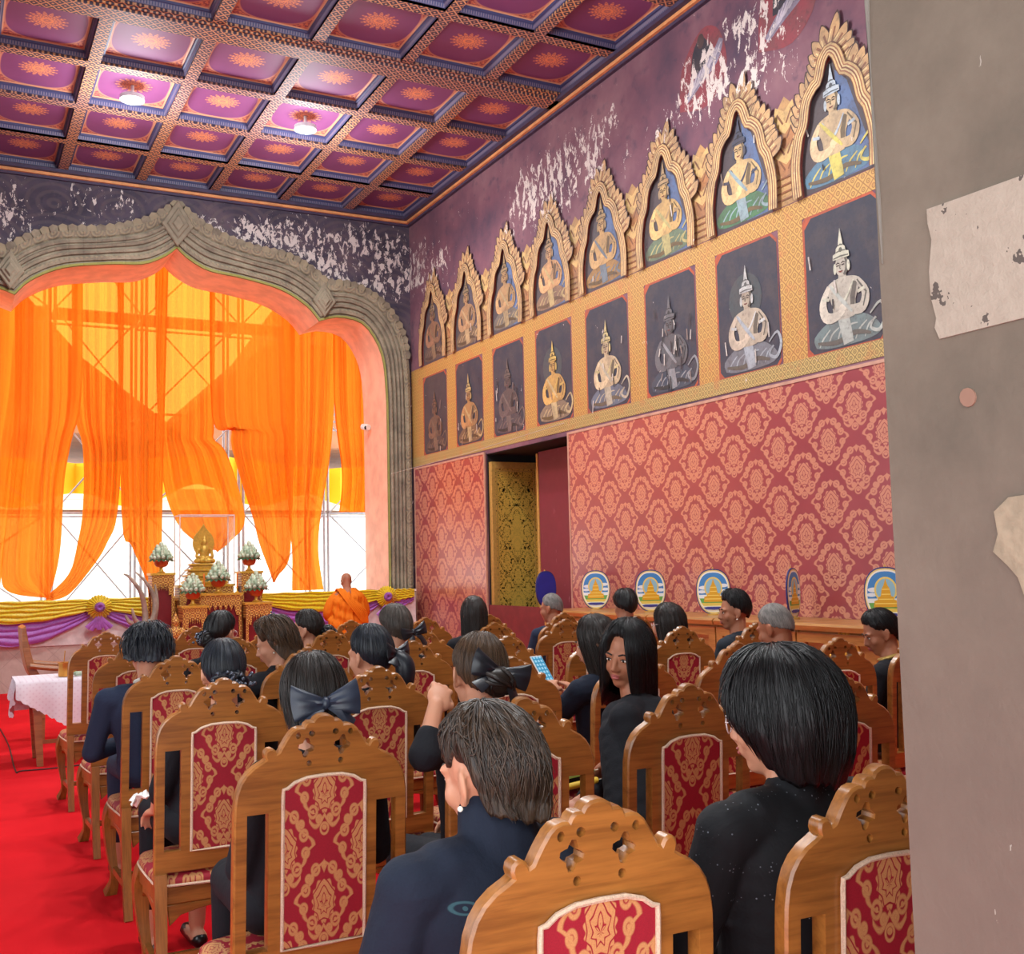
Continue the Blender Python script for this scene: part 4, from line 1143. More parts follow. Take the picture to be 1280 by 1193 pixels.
# lotus bouquets
BUD = Mat('lotus_buds'); n = nz(coord(), 14, 2); x, y, z = sep(coord())
BUD = BUD.set(color=mixc(ss(.35, .65, n), C(158, 178, 150), C(206, 216, 190)), rough=.6)
LEAF = plain('lotus_leaf', C(52, 84, 52), .5, var=.3); BOWL = plain('orange_red_bowl', C(196, 74, 40), .4)
def bouquet(lab, x, y, z, sc):
    t = thing('lotus_bouquet', lab, 'flowers', (x, y, z), 0, 'lotus bouquets on the altar'); t.scale = (sc, sc, sc)
    MB().lathe([(.06, 0), (.065, .01), (.035, .03), (.022, .07), (.03, .09)], 16).build('stem_foot', GOLD, t)
    MB().lathe([(.03, .085), (.08, .1), (.105, .14), (.112, .19), (.1, .19), (.07, .14)], 18).build('pedestal_bowl', BOWL, t)
    mb = MB(); r_ = random.Random(int(x * 100 + y))
    for lv in range(6):
        rr = .15 * (1 - lv / 6.2); nb = max(1, int(13 * (1 - lv / 6)))
        for k in range(nb):
            a = 2 * PI * (k + .5 * (lv % 2)) / nb + r_.uniform(-.1, .1); zz = .235 + lv * .042 + r_.uniform(-.008, .008)
            mb.ell((rr * math.cos(a), rr * math.sin(a), zz), (.03, .03, .04), 8, 6, rot=(-.6 * math.sin(a) * (1 - lv / 6), .6 * math.cos(a) * (1 - lv / 6), 0))
    mb.ell((0, 0, .3), (.1, .1, .12), 10, 8)
    mb.build('lotus_blossoms', BUD, t, 180)
    mb = MB()
    for k in range(16):
        a = 2 * PI * k / 16; q = Vector((math.cos(a), math.sin(a), 0)); p = Vector((-q.y, q.x, 0))
        mb.grid([[q * .08 + Vector((0, 0, .2)), q * .08 + Vector((0, 0, .21))], [q * .15 + p * .035 + Vector((0, 0, .205)), q * .15 - p * .035 + Vector((0, 0, .22))], [q * .2 + p * .01 + Vector((0, 0, .17)), q * .2 - p * .01 + Vector((0, 0, .18))]])
    mb.build('leaves', LEAF, t, 180)
bouquet('lotus bouquet on the tall narrow stand left of the statue', 2.72, 15.9, 1.6, .92)
bouquet('lotus bouquet in front of the golden statue', 3.42, 15.45, 1.3, .95)
bouquet('lotus bouquet on the tall narrow stand right of the statue', 3.97, 15.9, 1.6, .92)
bouquet('lotus bouquet on the low front table nearest the antlers', 3.0, 15.1, 1.15, .92)
bouquet('lotus bouquet on the low front table nearer the monk', 3.92, 15.3, 1.16, .92)
for x, y, z, lab in ((3.2, 15.34, 1.3, 'orange candle on the front middle altar table, left of the bouquet'), (3.66, 15.34, 1.3, 'orange candle on the front middle altar table, right of the bouquet')):
    t = thing('candle', lab, 'candle', (x, y, z)); MB().lathe([(.028, 0), (.03, .01), (.01, .02), (.01, .06), (.022, .07), (.022, .075)], 12).build('holder', GOLD, t)
    MB().lathe([(.011, .075), (.011, .27), (.003, .28)], 10).build('wax', plain('orange_wax', C(236, 130, 50), .5), t)
# antler ornament and gilded figurine
HORN = plain('old_horn', C(158, 144, 128), .5, var=.35, scale=5); DRK = plain('dark_carved_wood', C(84, 58, 44), .5)
t = thing('antler_ornament', 'long curved antlers on a dark carved base left of the altar tables', 'ornament', (2.38, 15.0, 0))
MB().lathe([(.16, 0), (.16, .05), (.1, .08), (.08, .5), (.12, .8), (.1, .9)], 16).build('base', DRK, t)
for s, pts in ((1, [(.02, 0, .88), (.1, 0, 1.05), (.09, 0, 1.3), (-.02, 0, 1.5), (-.14, 0, 1.62)]), (2, [(-.02, 0, .88), (-.02, 0, 1.1), (-.08, -.05, 1.35), (-.22, -.05, 1.55), (-.3, -.05, 1.6)]), (3, [(-.06, -.02, .9), (-.16, -.1, 1.0), (-.2, -.12, 1.15)]), (4, [(-.05, 0, .9), (-.2, .05, .96), (-.26, .05, 1.06)]), (5, [(.08, .02, .9), (.14, .06, 1.2), (.12, .08, 1.45)])):
    q = smooth_poly(pts, 5); MB().tube(q, [.042 * (1 - i / len(q)) ** .8 + .004 for i in range(len(q))], 10).build('antler', HORN, t)
t = thing('gilded_figurine', 'small worn gilded figurine between the antlers and the altar', 'figurine', (2.7, 14.7, 0))
mb = MB(); mb.lathe([(.1, 0), (.1, .62), (.08, .66), (.09, .7)], 12); mb.build('plinth', DRK, t)
mb = MB(); mb.ell((0, 0, .8), (.09, .07, .1)); mb.ell((0, 0, .95), (.05, .05, .07)); mb.cap((0, 0, 1.0), (0, 0, 1.08), .03, .01); mb.cap((-.09, 0, .86), (-.1, -.06, .75), .025); mb.cap((.09, 0, .86), (.1, -.06, .75), .025)
put('figure', vox(mb, .012, 2), CARV, t)

# ---------------------------------------------------------------- lace table with brass cup; armchair
WOODL = M_wood('plain_teak_furniture', C(176, 112, 64), C(120, 70, 34), .4, 'x')
t = thing('side_table', 'wooden table under a white lace cloth at the front end of the aisle', 'table', (1.1, 10.3, 0))
MB().box(-.5, .5, -.3, .3, .68, .715).build('tabletop', WOODL, t, None)
for sx in (-1, 1):
    for sy in (-1, 1): MB().tube([(sx * .4, sy * .22, .68), (sx * .38, sy * .24, .35), (sx * .36, sy * .25, 0)], [.06, .045, .035], 4, twist=PI / 4).build('leg', WOODL, t, 30)
MB().bar((-.38, -.24, .2), (.38, -.24, .2), .03).build('stretcher', WOODL, t, None)
m = Mat('white_lace'); x, y, z = sep(coord()); k = near(frac((x + z) / .05) - .5, .18) * near(frac((x - z) / .05) - .5, .18) * .4
LACE = m.set(color=mixc(k, C(226, 214, 222), C(206, 176, 190)), rough=.85)
t = thing('lace_cloth', 'white lace edged cloth hanging to a point over the side table', 'tablecloth', (1.1, 10.3, .716))
P = []; zig = lambda q: .018 * abs(math.sin(q * 60))
for i in range(61):
    x = -.56 + 1.12 * i / 60; f = 1 - abs(x) / .56; dr = .1 + .36 * f + zig(x)
    P.append([(x * (1 - .0), .33, -.3), (x, .325, -.02), (x, .3, .004), (x, 0, .006), (x, -.3, .004), (x, -.325 - .01 * math.sin(x * 22), -.02), (x, -.335 - .02 * math.sin(x * 22), -.02 - dr * .5), (x, -.34 - .03 * math.sin(x * 22), -.02 - dr)])
mb = MB(); mb.grid(P)
for s in (-1, 1):
    P = []
    for i in range(31):
        y = -.31 + .62 * i / 30; P.append([(s * .5, y, .006), (s * .555, y, -.01), (s * (.57 + .012 * math.sin(y * 30)), y, -.08 - .1 * (1 - abs(y) / .33)), (s * (.575 + .02 * math.sin(y * 30)), y, -.12 - .2 * (1 - abs(y) / .33) - zig(y))])
    mb.grid(P)
mb.build('cloth', LACE, t, 80)
BRASS = plain('brass', C(206, 150, 70), .3, .85)
t = thing('brass_cup', 'brass cup with a handle standing on the lace cloth', 'cup', (.94, 10.2, .726))
MB().lathe([(.05, 0), (.055, .01), (.052, .1), (.058, .12), (.05, .12), (.045, .02)], 20).build('body', BRASS, t)
MB().tube([(.05, 0, .1), (.085, 0, .09), (.085, 0, .04), (.053, 0, .03)], .007, 8).build('handle', BRASS, t)
MB().tube([(-.01, 0, .1), (.0, 0, .22)], .004, 6).build('stick', BRASS, t)
t = thing('jasmine_garland', 'pale green and white garland lying beside the brass cup', 'garland', (1.08, 10.16, .726))
mb = MB()
for k in range(20):
    a = 2 * PI * k / 20; mb.ell((.06 * math.cos(a), .045 * math.sin(a), .02), (.016, .016, .018), 8, 6)
mb.build('blossoms', BUD, t); MB().lathe([(.02, .0), (.05, .012), (.02, .03)], 10, c=(.1, -.02, 0)).build('leaves', plain('fresh_leaf', C(140, 176, 96), .5), t)
t = thing('wooden_armchair', 'low wooden armchair standing sideways behind the lace covered table', 'armchair', (1.1, 11.7, 0))
mb = MB(); bk = smooth_poly([(-.4, 1.12), (-.36, .9), (-.3, .7), (-.2, .56), (-.24, .52), (-.36, .64), (-.42, .88), (-.44, 1.1)], 4)
mb.prism([(p.x, p.y) for p in bk], [], -.28, .28, 'xz', .008); mb.build('backrest', WOODL, t)
MB().box(-.26, .34, -.28, .28, .5, .55).build('seat', WOODL, t, None)
for sy in (-1, 1):
    mb = MB(); mb.tube(smooth_poly([(-.36, sy * .3, .74), (-.1, sy * .31, .7), (.2, sy * .31, .69), (.34, sy * .3, .7), (.36, sy * .3, .62)], 4), .026, 8); mb.build('armrest', WOODL, t)
    for x in (-.24, .3): MB().tube([(x, sy * .26, .5), (x, sy * .27, 0)], [.035, .026], 4, twist=PI / 4).build('leg', WOODL, t, 30)
    MB().tube([(.3, sy * .29, .69), (.3, sy * .27, .54)], .02, 8).build('arm_post', WOODL, t)

# ---------------------------------------------------------------- monks' dais along the right wall, with fans
DTEAK = M_wood('dais_teak', C(190, 136, 72), C(150, 98, 44), .35, 'y')
CAR = plain('carved_yellow_gold', C(222, 172, 66), .4, .3)
DN = ['behind the woman with tied black hair', 'with a gold wheel beside the shaven headed man', 'under the edge-on painted fan', 'behind the man with short dark hair', 'under the second painted fan from the door', 'nearest the side doorway']
for i in range(6):
    y0, y1 = 4.86 + 1.08 * i, 5.94 + 1.08 * i; yc = (y0 + y1) / 2
    t = thing('dais_bench', 'long teak dais section against the wall, ' + DN[i], 'dais', (6.385, yc, 0), 0, 'teak dais sections'); h = .53
    MB().box(.03, .62, -h, h, 0, 1.0).build('body', DTEAK, t, None)
    mb = MB(); mb.prism([(-.03, 1.0), (.62, 1.0), (.62, 1.06), (-.015, 1.06), (-.04, 1.04)], [], -h, h, 'xz'); mb.build('top_board', DTEAK, t, None)
    f = MB()
    for a, b, c, d in ((-h, -h + .09, .08, .98), (h - .09, h, .08, .98), (-h + .09, h - .09, .9, .98), (-h + .09, h - .09, .08, .2)): f.box(-.005, .03, a, b, c, d)
    f.build('panel_frame', DTEAK, t, None)
    MB().box(-.03, .03, -h, h, 0, .08).build('plinth', DTEAK, t, None)
    mb = MB(); MW = Matrix.Translation((.022, 0, .82)) @ Matrix.Rotation(R(-90), 4, 'Y')
    for rr in (.145, .12): mb.tube([MW @ Vector((rr * math.cos(a), rr * math.sin(a), 0)) for a in [2 * PI * k / 32 for k in range(33)]], .011, 8)
    for k in range(8): mb.tube([MW @ Vector((.03 * math.cos(k * PI / 4), .03 * math.sin(k * PI / 4), 0)), MW @ Vector((.125 * math.cos(k * PI / 4), .125 * math.sin(k * PI / 4), 0))], .009, 6)
    mb.lathe([(.04, -.008), (.04, .01), (.015, .018)], 16, M=MW)
    for k in range(14):
        a = PI * (-.05 + 1.1 * k / 13); mb.ell(MW @ Vector((.17 * math.sin(a - PI / 2) * 1., .17 * math.cos(a - PI / 2), 0)), (.012, .02, .02), 8, 6)
    mb.build('wheel_emblem', CAR, t)
def fan(lab, x, y, z, rz, blue=False):
    t = thing('ceremonial_fan', lab, 'fan', (x, y, z), rz, 'ceremonial fans standing along the wall'); zc = .23
    el = lambda s, zc_=zc: [(s * .17 * math.copysign(abs(math.cos(a)) ** .8, math.cos(a)) * (1 - .1 * (math.sin(a) < 0) * abs(math.sin(a))), zc_ + s * .225 * math.copysign(abs(math.sin(a)) ** .85, math.sin(a))) for a in [2 * PI * k / 40 for k in range(40)]]
    MB().prism(el(1), [], -.008, .008, 'xz', .003).build('fan_body', plain('navy_fan_edge', C(36, 42, 110), .5), t)
    if blue:
        MB().prism(el(.93), [], -.012, -.004, 'xz', .002).build('fan_face', plain('royal_blue_satin', C(28, 44, 150), .5), t)
    else:
        mb = MB()
        def poly(pts, col, d):
            mb.ccol = C(*col); b = mb.add([(p[0], -.008 - d * .0006, p[1]) for p in pts])
            for q in geometry.tessellate_polygon([[Vector((p[0], p[1], 0)) for p in pts]]): mb.face([b + k for k in q])
        E0 = el(.84); cut = lambda za, zb: [(p[0], min(max(p[1], za), zb)) for p in E0]
        poly(el(.95), (236, 214, 130), 1); poly(el(.9), (248, 244, 230), 2)
        poly(E0, (70, 140, 206), 3); poly(cut(.0, zc - .03), (240, 246, 246), 4) ; poly(cut(0, zc - .065), (110, 176, 84), 5); poly(cut(0, zc - .11), (232, 206, 90), 6); poly(cut(0, zc - .14), (244, 240, 220), 7)
        for cx, cz, rx in ((-.09, .27, .05), (.1, .29, .045), (-.11, .23, .04), (.11, .235, .045)): poly([(cx + rx * math.cos(a), cz + rx * .4 * math.sin(a)) for a in [2 * PI * k / 14 for k in range(14)]], (236, 242, 246), 8)
        poly([(.088 * math.cos(a), zc + .04 + .105 * math.sin(a)) for a in [2 * PI * k / 28 for k in range(28)]], (240, 214, 110), 9); poly([(.074 * math.cos(a), zc + .04 + .09 * math.sin(a)) for a in [2 * PI * k / 28 for k in range(28)]], (150, 196, 214), 10)
        poly(sym([(0, zc + .135), (.008, zc + .1), (.016, zc + .075), (.03, zc + .05), (.036, zc + .02), (.04, zc - .01), (.06, zc - .02), (.062, zc - .04), (.09, zc - .05), (.095, zc - .1), (0, zc - .1)]), (228, 170, 30), 11)
        for zz, ww in ((.04, .03), (.0, .034), (-.04, .055), (-.075, .085)): poly([(-ww, zc + zz), (ww, zc + zz), (ww, zc + zz + .008), (-ww, zc + zz + .008)], (250, 220, 110), 12)
        poly([(-.1, zc - .155), (-.06, zc - .148), (.06, zc - .148), (.1, zc - .155), (.08, zc - .172), (0, zc - .178), (-.08, zc - .172)], (60, 60, 140), 13)
        m = Mat('printed_fan'); mb.build('fan_face', m.set(color=attr(), rough=.45), t, None)
    MB().lathe([(.006, -.0), (.009, .02), (.009, .46), (.004, .475)], 8, c=(0, .018, 0)).build('handle', GOLDP, t)
    MB().lathe([(.07, 0), (.07, .012), (.02, .02), (.014, .05), (.006, .06)], 16, c=(0, .02, 0)).build('stand_foot', GOLDP, t)
    if blue:
        MB().lathe([(.12, -z), (.12, -z + .02), (.02, -z + .04), (.012, 0)], 16, c=(0, .02, 0)).build('stand_pole', GOLDP, t)
for y, x, dr, lab in ((10.72, 6.72, 0, 'oval fan painted with a golden pagoda, first from the side doorway'), (9.66, 6.75, 12, 'oval fan painted with a golden pagoda, second from the side doorway'), (8.58, 6.75, 0, 'largest looking oval pagoda fan, beside the man with short dark hair'),
                 (7.44, 6.75, 70, 'oval pagoda fan turned almost edge-on to the view'), (6.36, 6.75, 0, 'oval pagoda fan half hidden by the plaster pillar')):
    fan(lab, x, y, 1.06, -math.atan2(x, y) + R(dr))
fan('plain royal blue oval fan on a tall stand by the maroon shutter', 6.62, 11.72, 1.06, -math.atan2(6.62, 11.72) + R(42), True)
# small things on the jamb
t = thing('security_camera', 'small white security camera fixed to the pink jamb', 'camera', (6.56, 17.75, 4.06))
MB().lathe([(.05, 0), (.05, .02)], 14, M=Matrix.Rotation(R(-90), 4, 'Y')).build('mount_plate', WHT, t)
MB().tube([(-.02, 0, 0), (-.07, -.02, 0)], .015, 8).build('arm', WHT, t)
MB().lathe([(.05, -.07), (.055, -.05), (.055, .06), (.05, .07)], 16, M=Matrix.Translation((-.1, -.05, -.0)) @ Matrix.Rotation(R(100), 4, 'X') @ Matrix.Rotation(R(25), 4, 'Y')).build('housing', WHT, t)
MB().lathe([(.035, 0), (.02, .012)], 14, M=Matrix.Translation((-.12, -.12, -.02)) @ Matrix.Rotation(R(100), 4, 'X') @ Matrix.Rotation(R(25), 4, 'Y')).build('lens', plain('black_lens', C(16, 16, 18), .1), t)
# ---------------------------------------------------------------- people
def skin(name, c):
    m = Mat(name); n = nz(coord(), 22, 3)
    a = C(*c); b = C(min(255, c[0] + 12), max(0, c[1] - 6), max(0, c[2] - 8))
    return m.set(color=mixc(n, a, b), rough=.5, spec=.4)
SKIN = skin('skin_light', (192, 142, 114)); SKIN2 = skin('skin_tan', (164, 112, 84))
def hairm(name, c1, c2, rough=.38):
    m = Mat(name); uvn = E.nt.nodes.new('ShaderNodeUVMap'); u_, v_, _ = sep(uvn.outputs[0])
    n = nz(comb(u_ * 60., v_ * 1.6, 0.), 3, 4, .6); n2 = nz(comb(u_ * 9., v_ * 2., 0.), 2, 2)
    return m.set(color=mixc(ss(.35, .7, n * .6 + n2 * .4), C(*c1), C(*c2)), rough=rough, spec=.4, bump=n, bstr=.55, bdist=.006)
H_BLACK = hairm('hair_black', (9, 8, 10), (24, 22, 24)); H_BLUE = hairm('hair_blue_black', (13, 16, 22), (34, 40, 52)); H_DARK = hairm('hair_dark_brown', (18, 14, 12), (46, 34, 28))
H_BROWN = hairm('hair_brown', (44, 31, 22), (98, 70, 46)); H_GREY = hairm('hair_ash_brown', (52, 46, 42), (92, 82, 74)); H_SHORT = hairm('hair_cropped_grey', (84, 80, 78), (140, 134, 128), .6)
H_TOUS = hairm('hair_tousled_brown', (24, 17, 13), (78, 58, 43))
def clothm(name, c, rough=.85, bstr=.35):
    m = Mat(name); n = nz(coord(), 9, 4, .6, .8); n2 = nz(coord(), 240, 2)
    return m.set(color=mixc(n2 * .5, C(*c), C(*[min(255, int(k * 1.35) + 4) for k in c])), rough=rough, spec=.25, bump=n + n2 * .08, bstr=bstr, bdist=.02)
CL_BLACK = clothm('black_suit_cloth', (21, 22, 27)); CL_NAVY = clothm('navy_suit_cloth', (34, 42, 62)); CL_NAVD = clothm('dark_navy_cloth', (22, 28, 42)); CL_CHAR = clothm('charcoal_cloth', (38, 44, 52))
m = Mat('dark_navy_jacket_cloth'); n = nz(coord(), 9, 4, .6, .8); n2 = nz(coord(), 240, 2); x, y, z = sep(coord())
e_ = hyp((x + .17) / .026, (z - 1.0) / .011); k = mx(near(e_ - .85, .16), ss(.5, .4, hyp((x + .17) / .01, (z - 1.0) / .008))) * lt(y, 0.)
CL_P1 = m.set(color=mixc(k * .7, mixc(n2 * .5, C(22, 28, 42), C(34, 42, 60)), C(60, 96, 104)), rough=.85, spec=.25, bump=n + n2 * .08, bstr=.35, bdist=.02)
m = Mat('black_beaded_cloth'); n = nz(coord(), 9, 4, .6, .8); x, y, z = sep(coord()); v_ = E.nt.nodes.new('ShaderNodeTexVoronoi'); v_.inputs['Scale'].default_value = 95; plug(v_.inputs['Vector'], coord())
k = ss(.2, .12, E(v_.outputs['Distance'])) * near(frac((z + .012 * sin(x * 30.)) / .06) - .5, .13) * gt(z, .88)
CL_P2 = m.set(color=mixc(k, C(20, 21, 25), C(120, 126, 136)), rough=mixc(k, (.8, .8, .8, 1), (.2, .2, .2, 1)), spec=.3, bump=n + k * .3, bstr=.35, bdist=.02)
SATIN = plain('black_satin', C(24, 26, 34), .35, var=.3, scale=20, bstr=.1, bdist=.01); SATN = plain('navy_satin', C(34, 42, 58), .4, var=.2, scale=20)
WCOL = plain('white_collar_cloth', C(222, 216, 204), .8); PEARL = plain('pearl', C(236, 228, 214), .2); SHOE = plain('black_shoe', C(18, 18, 20), .3)
GEM = plain('dark_beads', C(86, 92, 104), .2, .5, var=.6, scale=120)
EYEW = plain('eye_white', C(226, 218, 212), .3); IRIS = plain('dark_iris', C(24, 16, 14), .15); LIP = plain('lips', C(166, 84, 80), .45); BROW = plain('eyebrow_hair', C(40, 30, 26), .8)


def head_prims(mb, M, male=False):
    e = lambda c, r, **k: mb.ell(c, r, 18, 14, M=M, **k)
    e((0, -.014, .024), (.076, .094, .091)); e((0, .026, -.03), (.061, .062, .086)); e((0, .05, -.09), (.032 if not male else .037, .03, .025))
    e((0, .02, -.07), (.05, .045, .04))
    for s in (-1, 1):
        e((s * .033, .056, -.03), (.03, .026, .03)); e((s * .031, .071, .019), (.026, .016, .012))
        e((s * .0105, .0915, -.035), (.0095, .011, .0085)); e((s * .0815, -.01, -.008), (.0065, .021, .033), rot=(.15, 0, s * .55)); e((s * .074, .0, -.036), (.009, .011, .012))
        e((s * .032, .0705, .001), (.017, .012, .011))
    mb.cap(M @ Vector((0, .083, .008)), M @ Vector((0, .101, -.03)), .008, .0115)
    e((0, .084, -.056), (.024, .011, .0065)); e((0, .0825, -.067), (.021, .011, .008)); e((0, .076, -.062), (.026, .012, .012))


def face_parts(root, M, eyes=True):
    for s in (-1, 1):
        mb = MB(); mb.ell((s * .0315, .0745, .0005), (.0135, .0085, .0062), 12, 8, M=M); q = mb.build('eye', EYEW, root)
        MB().ell((s * .0315, .0802, .0005), (.0058, .0034, .0058), 10, 8, M=M).build('iris', IRIS, q)
        mb = MB(); mb.tube([M @ Vector(p) for p in ((s * .014, .0865, .0205), (s * .032, .0865, .0265), (s * .05, .0745, .0215))], [.0028, .0036, .0018], 6); mb.build('eyebrow', BROW, root)
        mb = MB(); mb.tube([M @ Vector(p) for p in ((s * .018, .0815, .003), (s * .032, .0838, .0078), (s * .046, .0755, .0035))], [.0012, .0022, .0012], 6); mb.build('eyelash', BROW, root)
    mb = MB(); mb.ell((0, .0915, -.0565), (.0205, .0065, .0042), 12, 8, M=M); mb.ell((0, .0902, -.0655), (.018, .0068, .0055), 12, 8, M=M); mb.build('lips', LIP, root)


def hand(mb, M, s=1, curl=.5, pinch=False):
    """palm at origin, fingers along +y, palm facing -z, thumb on side s"""
    mb.ell((0, .035, 0), (.038, .045, .016), 14, 10, M=M); mb.ell((s * .02, .02, -.006), (.022, .03, .017), 12, 8, M=M)
    for k, (x, L) in enumerate(((.028, .068), (.0095, .078), (-.0095, .072), (-.027, .056))):
        x *= s; c = curl * (1 + .12 * k)
        if pinch and k == 0: c = 1.15
        p = Vector((x, .07, 0)); d = 0.; pts = [Vector((x * .8, .05, 0)), p.copy()]
        for f in (.42, .33, .27):
            d += c * .75; p = p + Vector((x * .06, math.cos(d) * L * f, -math.sin(d) * L * f)); pts.append(p.copy())
        mb.tube([M @ q for q in pts], [.0098, .0095, .0088, .008, .0068], 10, round_=True)
    t = [(s * .025, .012, -.004), (s * .047, .034, -.014), (s * .05, .058, -.026), (s * .044, .08, -.036)] if not pinch else [(s * .025, .012, -.004), (s * .047, .036, -.02), (s * .046, .06, -.036), (s * .036, .082, -.046)]
    mb.tube([M @ Vector(q) for q in t], [.013, .0115, .0098, .0078], 10, round_=True)


def look(fr, to, upv=(0, 0, 1)):
    """matrix at fr with +y towards 'to' and +z near upv"""
    fr, to = Vector(fr), Vector(to); y = (to - fr).normalized(); x = y.cross(Vector(upv)).normalized(); z = x.cross(y)
    return Matrix(((x.x, y.x, z.x, fr.x), (x.y, y.y, z.y, fr.y), (x.z, y.z, z.z, fr.z), (0, 0, 0, 1)))


class Hair:
    """hair laid from a crown point along meridians of the skull, then hanging; kf: (degrees from the front, end angle, hanging length)"""
    def __init__(s, kf, thick=.014, amp=.005, freq=5., seed=0, tuck=0., wave=0., top=.0, back=.0, crown=0.):
        s.kf, s.th, s.amp, s.fr, s.seed, s.tuck, s.wave, s.top, s.back, s.crown = kf, thick, amp, freq, seed, tuck, wave, top, back, crown

    def P(s, u, f, lift=0.):
        d = abs((math.degrees(u) + 180) % 360 - 180); k = s.kf
        for a, b in zip(k, k[1:]):
            if a[0] <= d <= b[0]:
                t = (d - a[0]) / max(b[0] - a[0], 1e-6); te = a[1] + (b[1] - a[1]) * t; hg = a[2] + (b[2] - a[2]) * t; break
        te = R(te + 5 * noise.noise(Vector((math.cos(u) * 7, math.sin(u) * 7, s.seed * 3.1)))); La = te * .108; q = f * (La + hg); th = min(q, La) / .108; dr = max(0, q - La)
        v = Vector((math.cos(u) * s.fr, math.sin(u) * s.fr, f * 1.7 + s.seed * 7.3))
        n = noise.noise(v) + .45 * noise.noise(v * 2.9) + .25 * noise.noise(Vector((v.x * 6, v.y * 6, v.z)))
        g = s.th * (.55 + .45 * math.sin(min(1, th / 1.2) * PI / 2)) + s.amp * n * min(1, f * 3) + lift
        if hg < .02: g *= 1 - .8 * max(0, (f - .7) / .3) ** 1.5 * (1 - hg / .02)
        rx, ry, rz = .079 + g, .097 + g + s.back * max(0, -math.cos(u)) * math.sin(th), .117 + g + s.top
        p = Vector((rx * math.sin(th) * math.sin(u), ry * math.sin(th) * math.cos(u) - .012, rz * math.cos(th) + .012))
        if dr > 0:
            k_ = dr / max(hg, 1e-6)
            p.x *= 1 - s.tuck * k_ ** 1.5; p.y = (p.y + .02) * (1 - s.tuck * k_ ** 1.5) - .02; p.z -= dr
            p.x += s.wave * math.sin(dr * 48 + u * 3) * .4; p.y += s.wave * math.cos(dr * 43 + u * 5) * .4
        return p

    def shell(s, mb, nu=120, nt=34):
        Pp, U = [], []
        for i in range(nu):
            u = 2 * PI * i / nu; row = [s.P(u, .02 + .98 * j / (nt - 1)) for j in range(nt)]
            e = row[-1]; row.append(Vector((e.x * .86, e.y * .86, e.z * .88))); row.append(Vector((e.x * .7, e.y * .7, e.z * .72)))
            Pp.append(row); U.append([(u / (2 * PI), j / nt) for j in range(nt + 2)])
        b = mb.grid(Pp, cu=True, uv=U); st = nt + 2
        c = mb.add([s.P(0, .0)]); mb.uv[c] = (.5, 0)
        for i in range(nu): mb.face((b + i * st, b + ((i + 1) % nu) * st, c))
        return s

    def strands(s, mb, n, rad=.0011, lift=.006, f0=(.0, .45), f1=(.7, 1.02), jit=.12, umin=0., seed=3):
        r_ = random.Random(seed)
        for _ in range(n):
            u = r_.uniform(0, 2 * PI); a, b = r_.uniform(*f0), r_.uniform(*f1); du = r_.uniform(-jit, jit); l0, l1 = r_.uniform(0, lift), r_.uniform(0, lift * 1.4)
            pts = [s.P(u + du * k / 7, a + (b - a) * k / 7, l0 + (l1 - l0) * k / 7) for k in range(8)]
            i0 = len(mb.v); mb.tube(pts, [rad * q for q in (.7, 1, 1.1, 1.1, 1, .9, .7, .3)], 4, caps=False)
            for q in range(i0, len(mb.v)): mb.uv[q] = (u / 6.28 + .013 * _ , (q - i0) / 32)
        return s


def bow(root, M, w, mat, tails=.0, name='hair_bow', big=1., drop=.06):
    o = empty(name, parent=root); 
    o.matrix_local = M
    for s in (-1, 1):
        mb = MB(); ring = []
        for i in range(13):
            a = i / 12; h = (.011 + .036 * a ** .7) * big; th = .014 * math.sin(min(a * 1.05, 1) * PI) ** .6 + .002; row = []
            for k in range(28):
                q = 2 * PI * k / 28; v = math.sin(q); pl = .0035 * math.cos(v * 8) * (1.15 - a)
                row.append((s * w * (a * (1 - .06 * v * v)), -.012 - .012 * a - (th * math.cos(q) + pl * (1 if math.cos(q) > 0 else -1)), v * h + .01 * a * a))
            ring.append(row)
        b_ = mb.grid(ring, cv=True); mb.face([b_ + 12 * 28 + k for k in range(28)]); mb.build('loop', mat, o, 60)
        if tails:
            mb = MB(); mb.tube([(s * .006, -.012, -.005), (s * w * .35, -.03, -tails * .4), (s * w * .7, -.025 + .01 * s, -tails)], [.01, .018, .024], 8, sq=.16); mb.build('ribbon_tail', mat, o, 80)
    mb = MB(); mb.ell((0, -.012, 0), (.016, .016, .02)); mb.build('knot', mat, o)
    return o


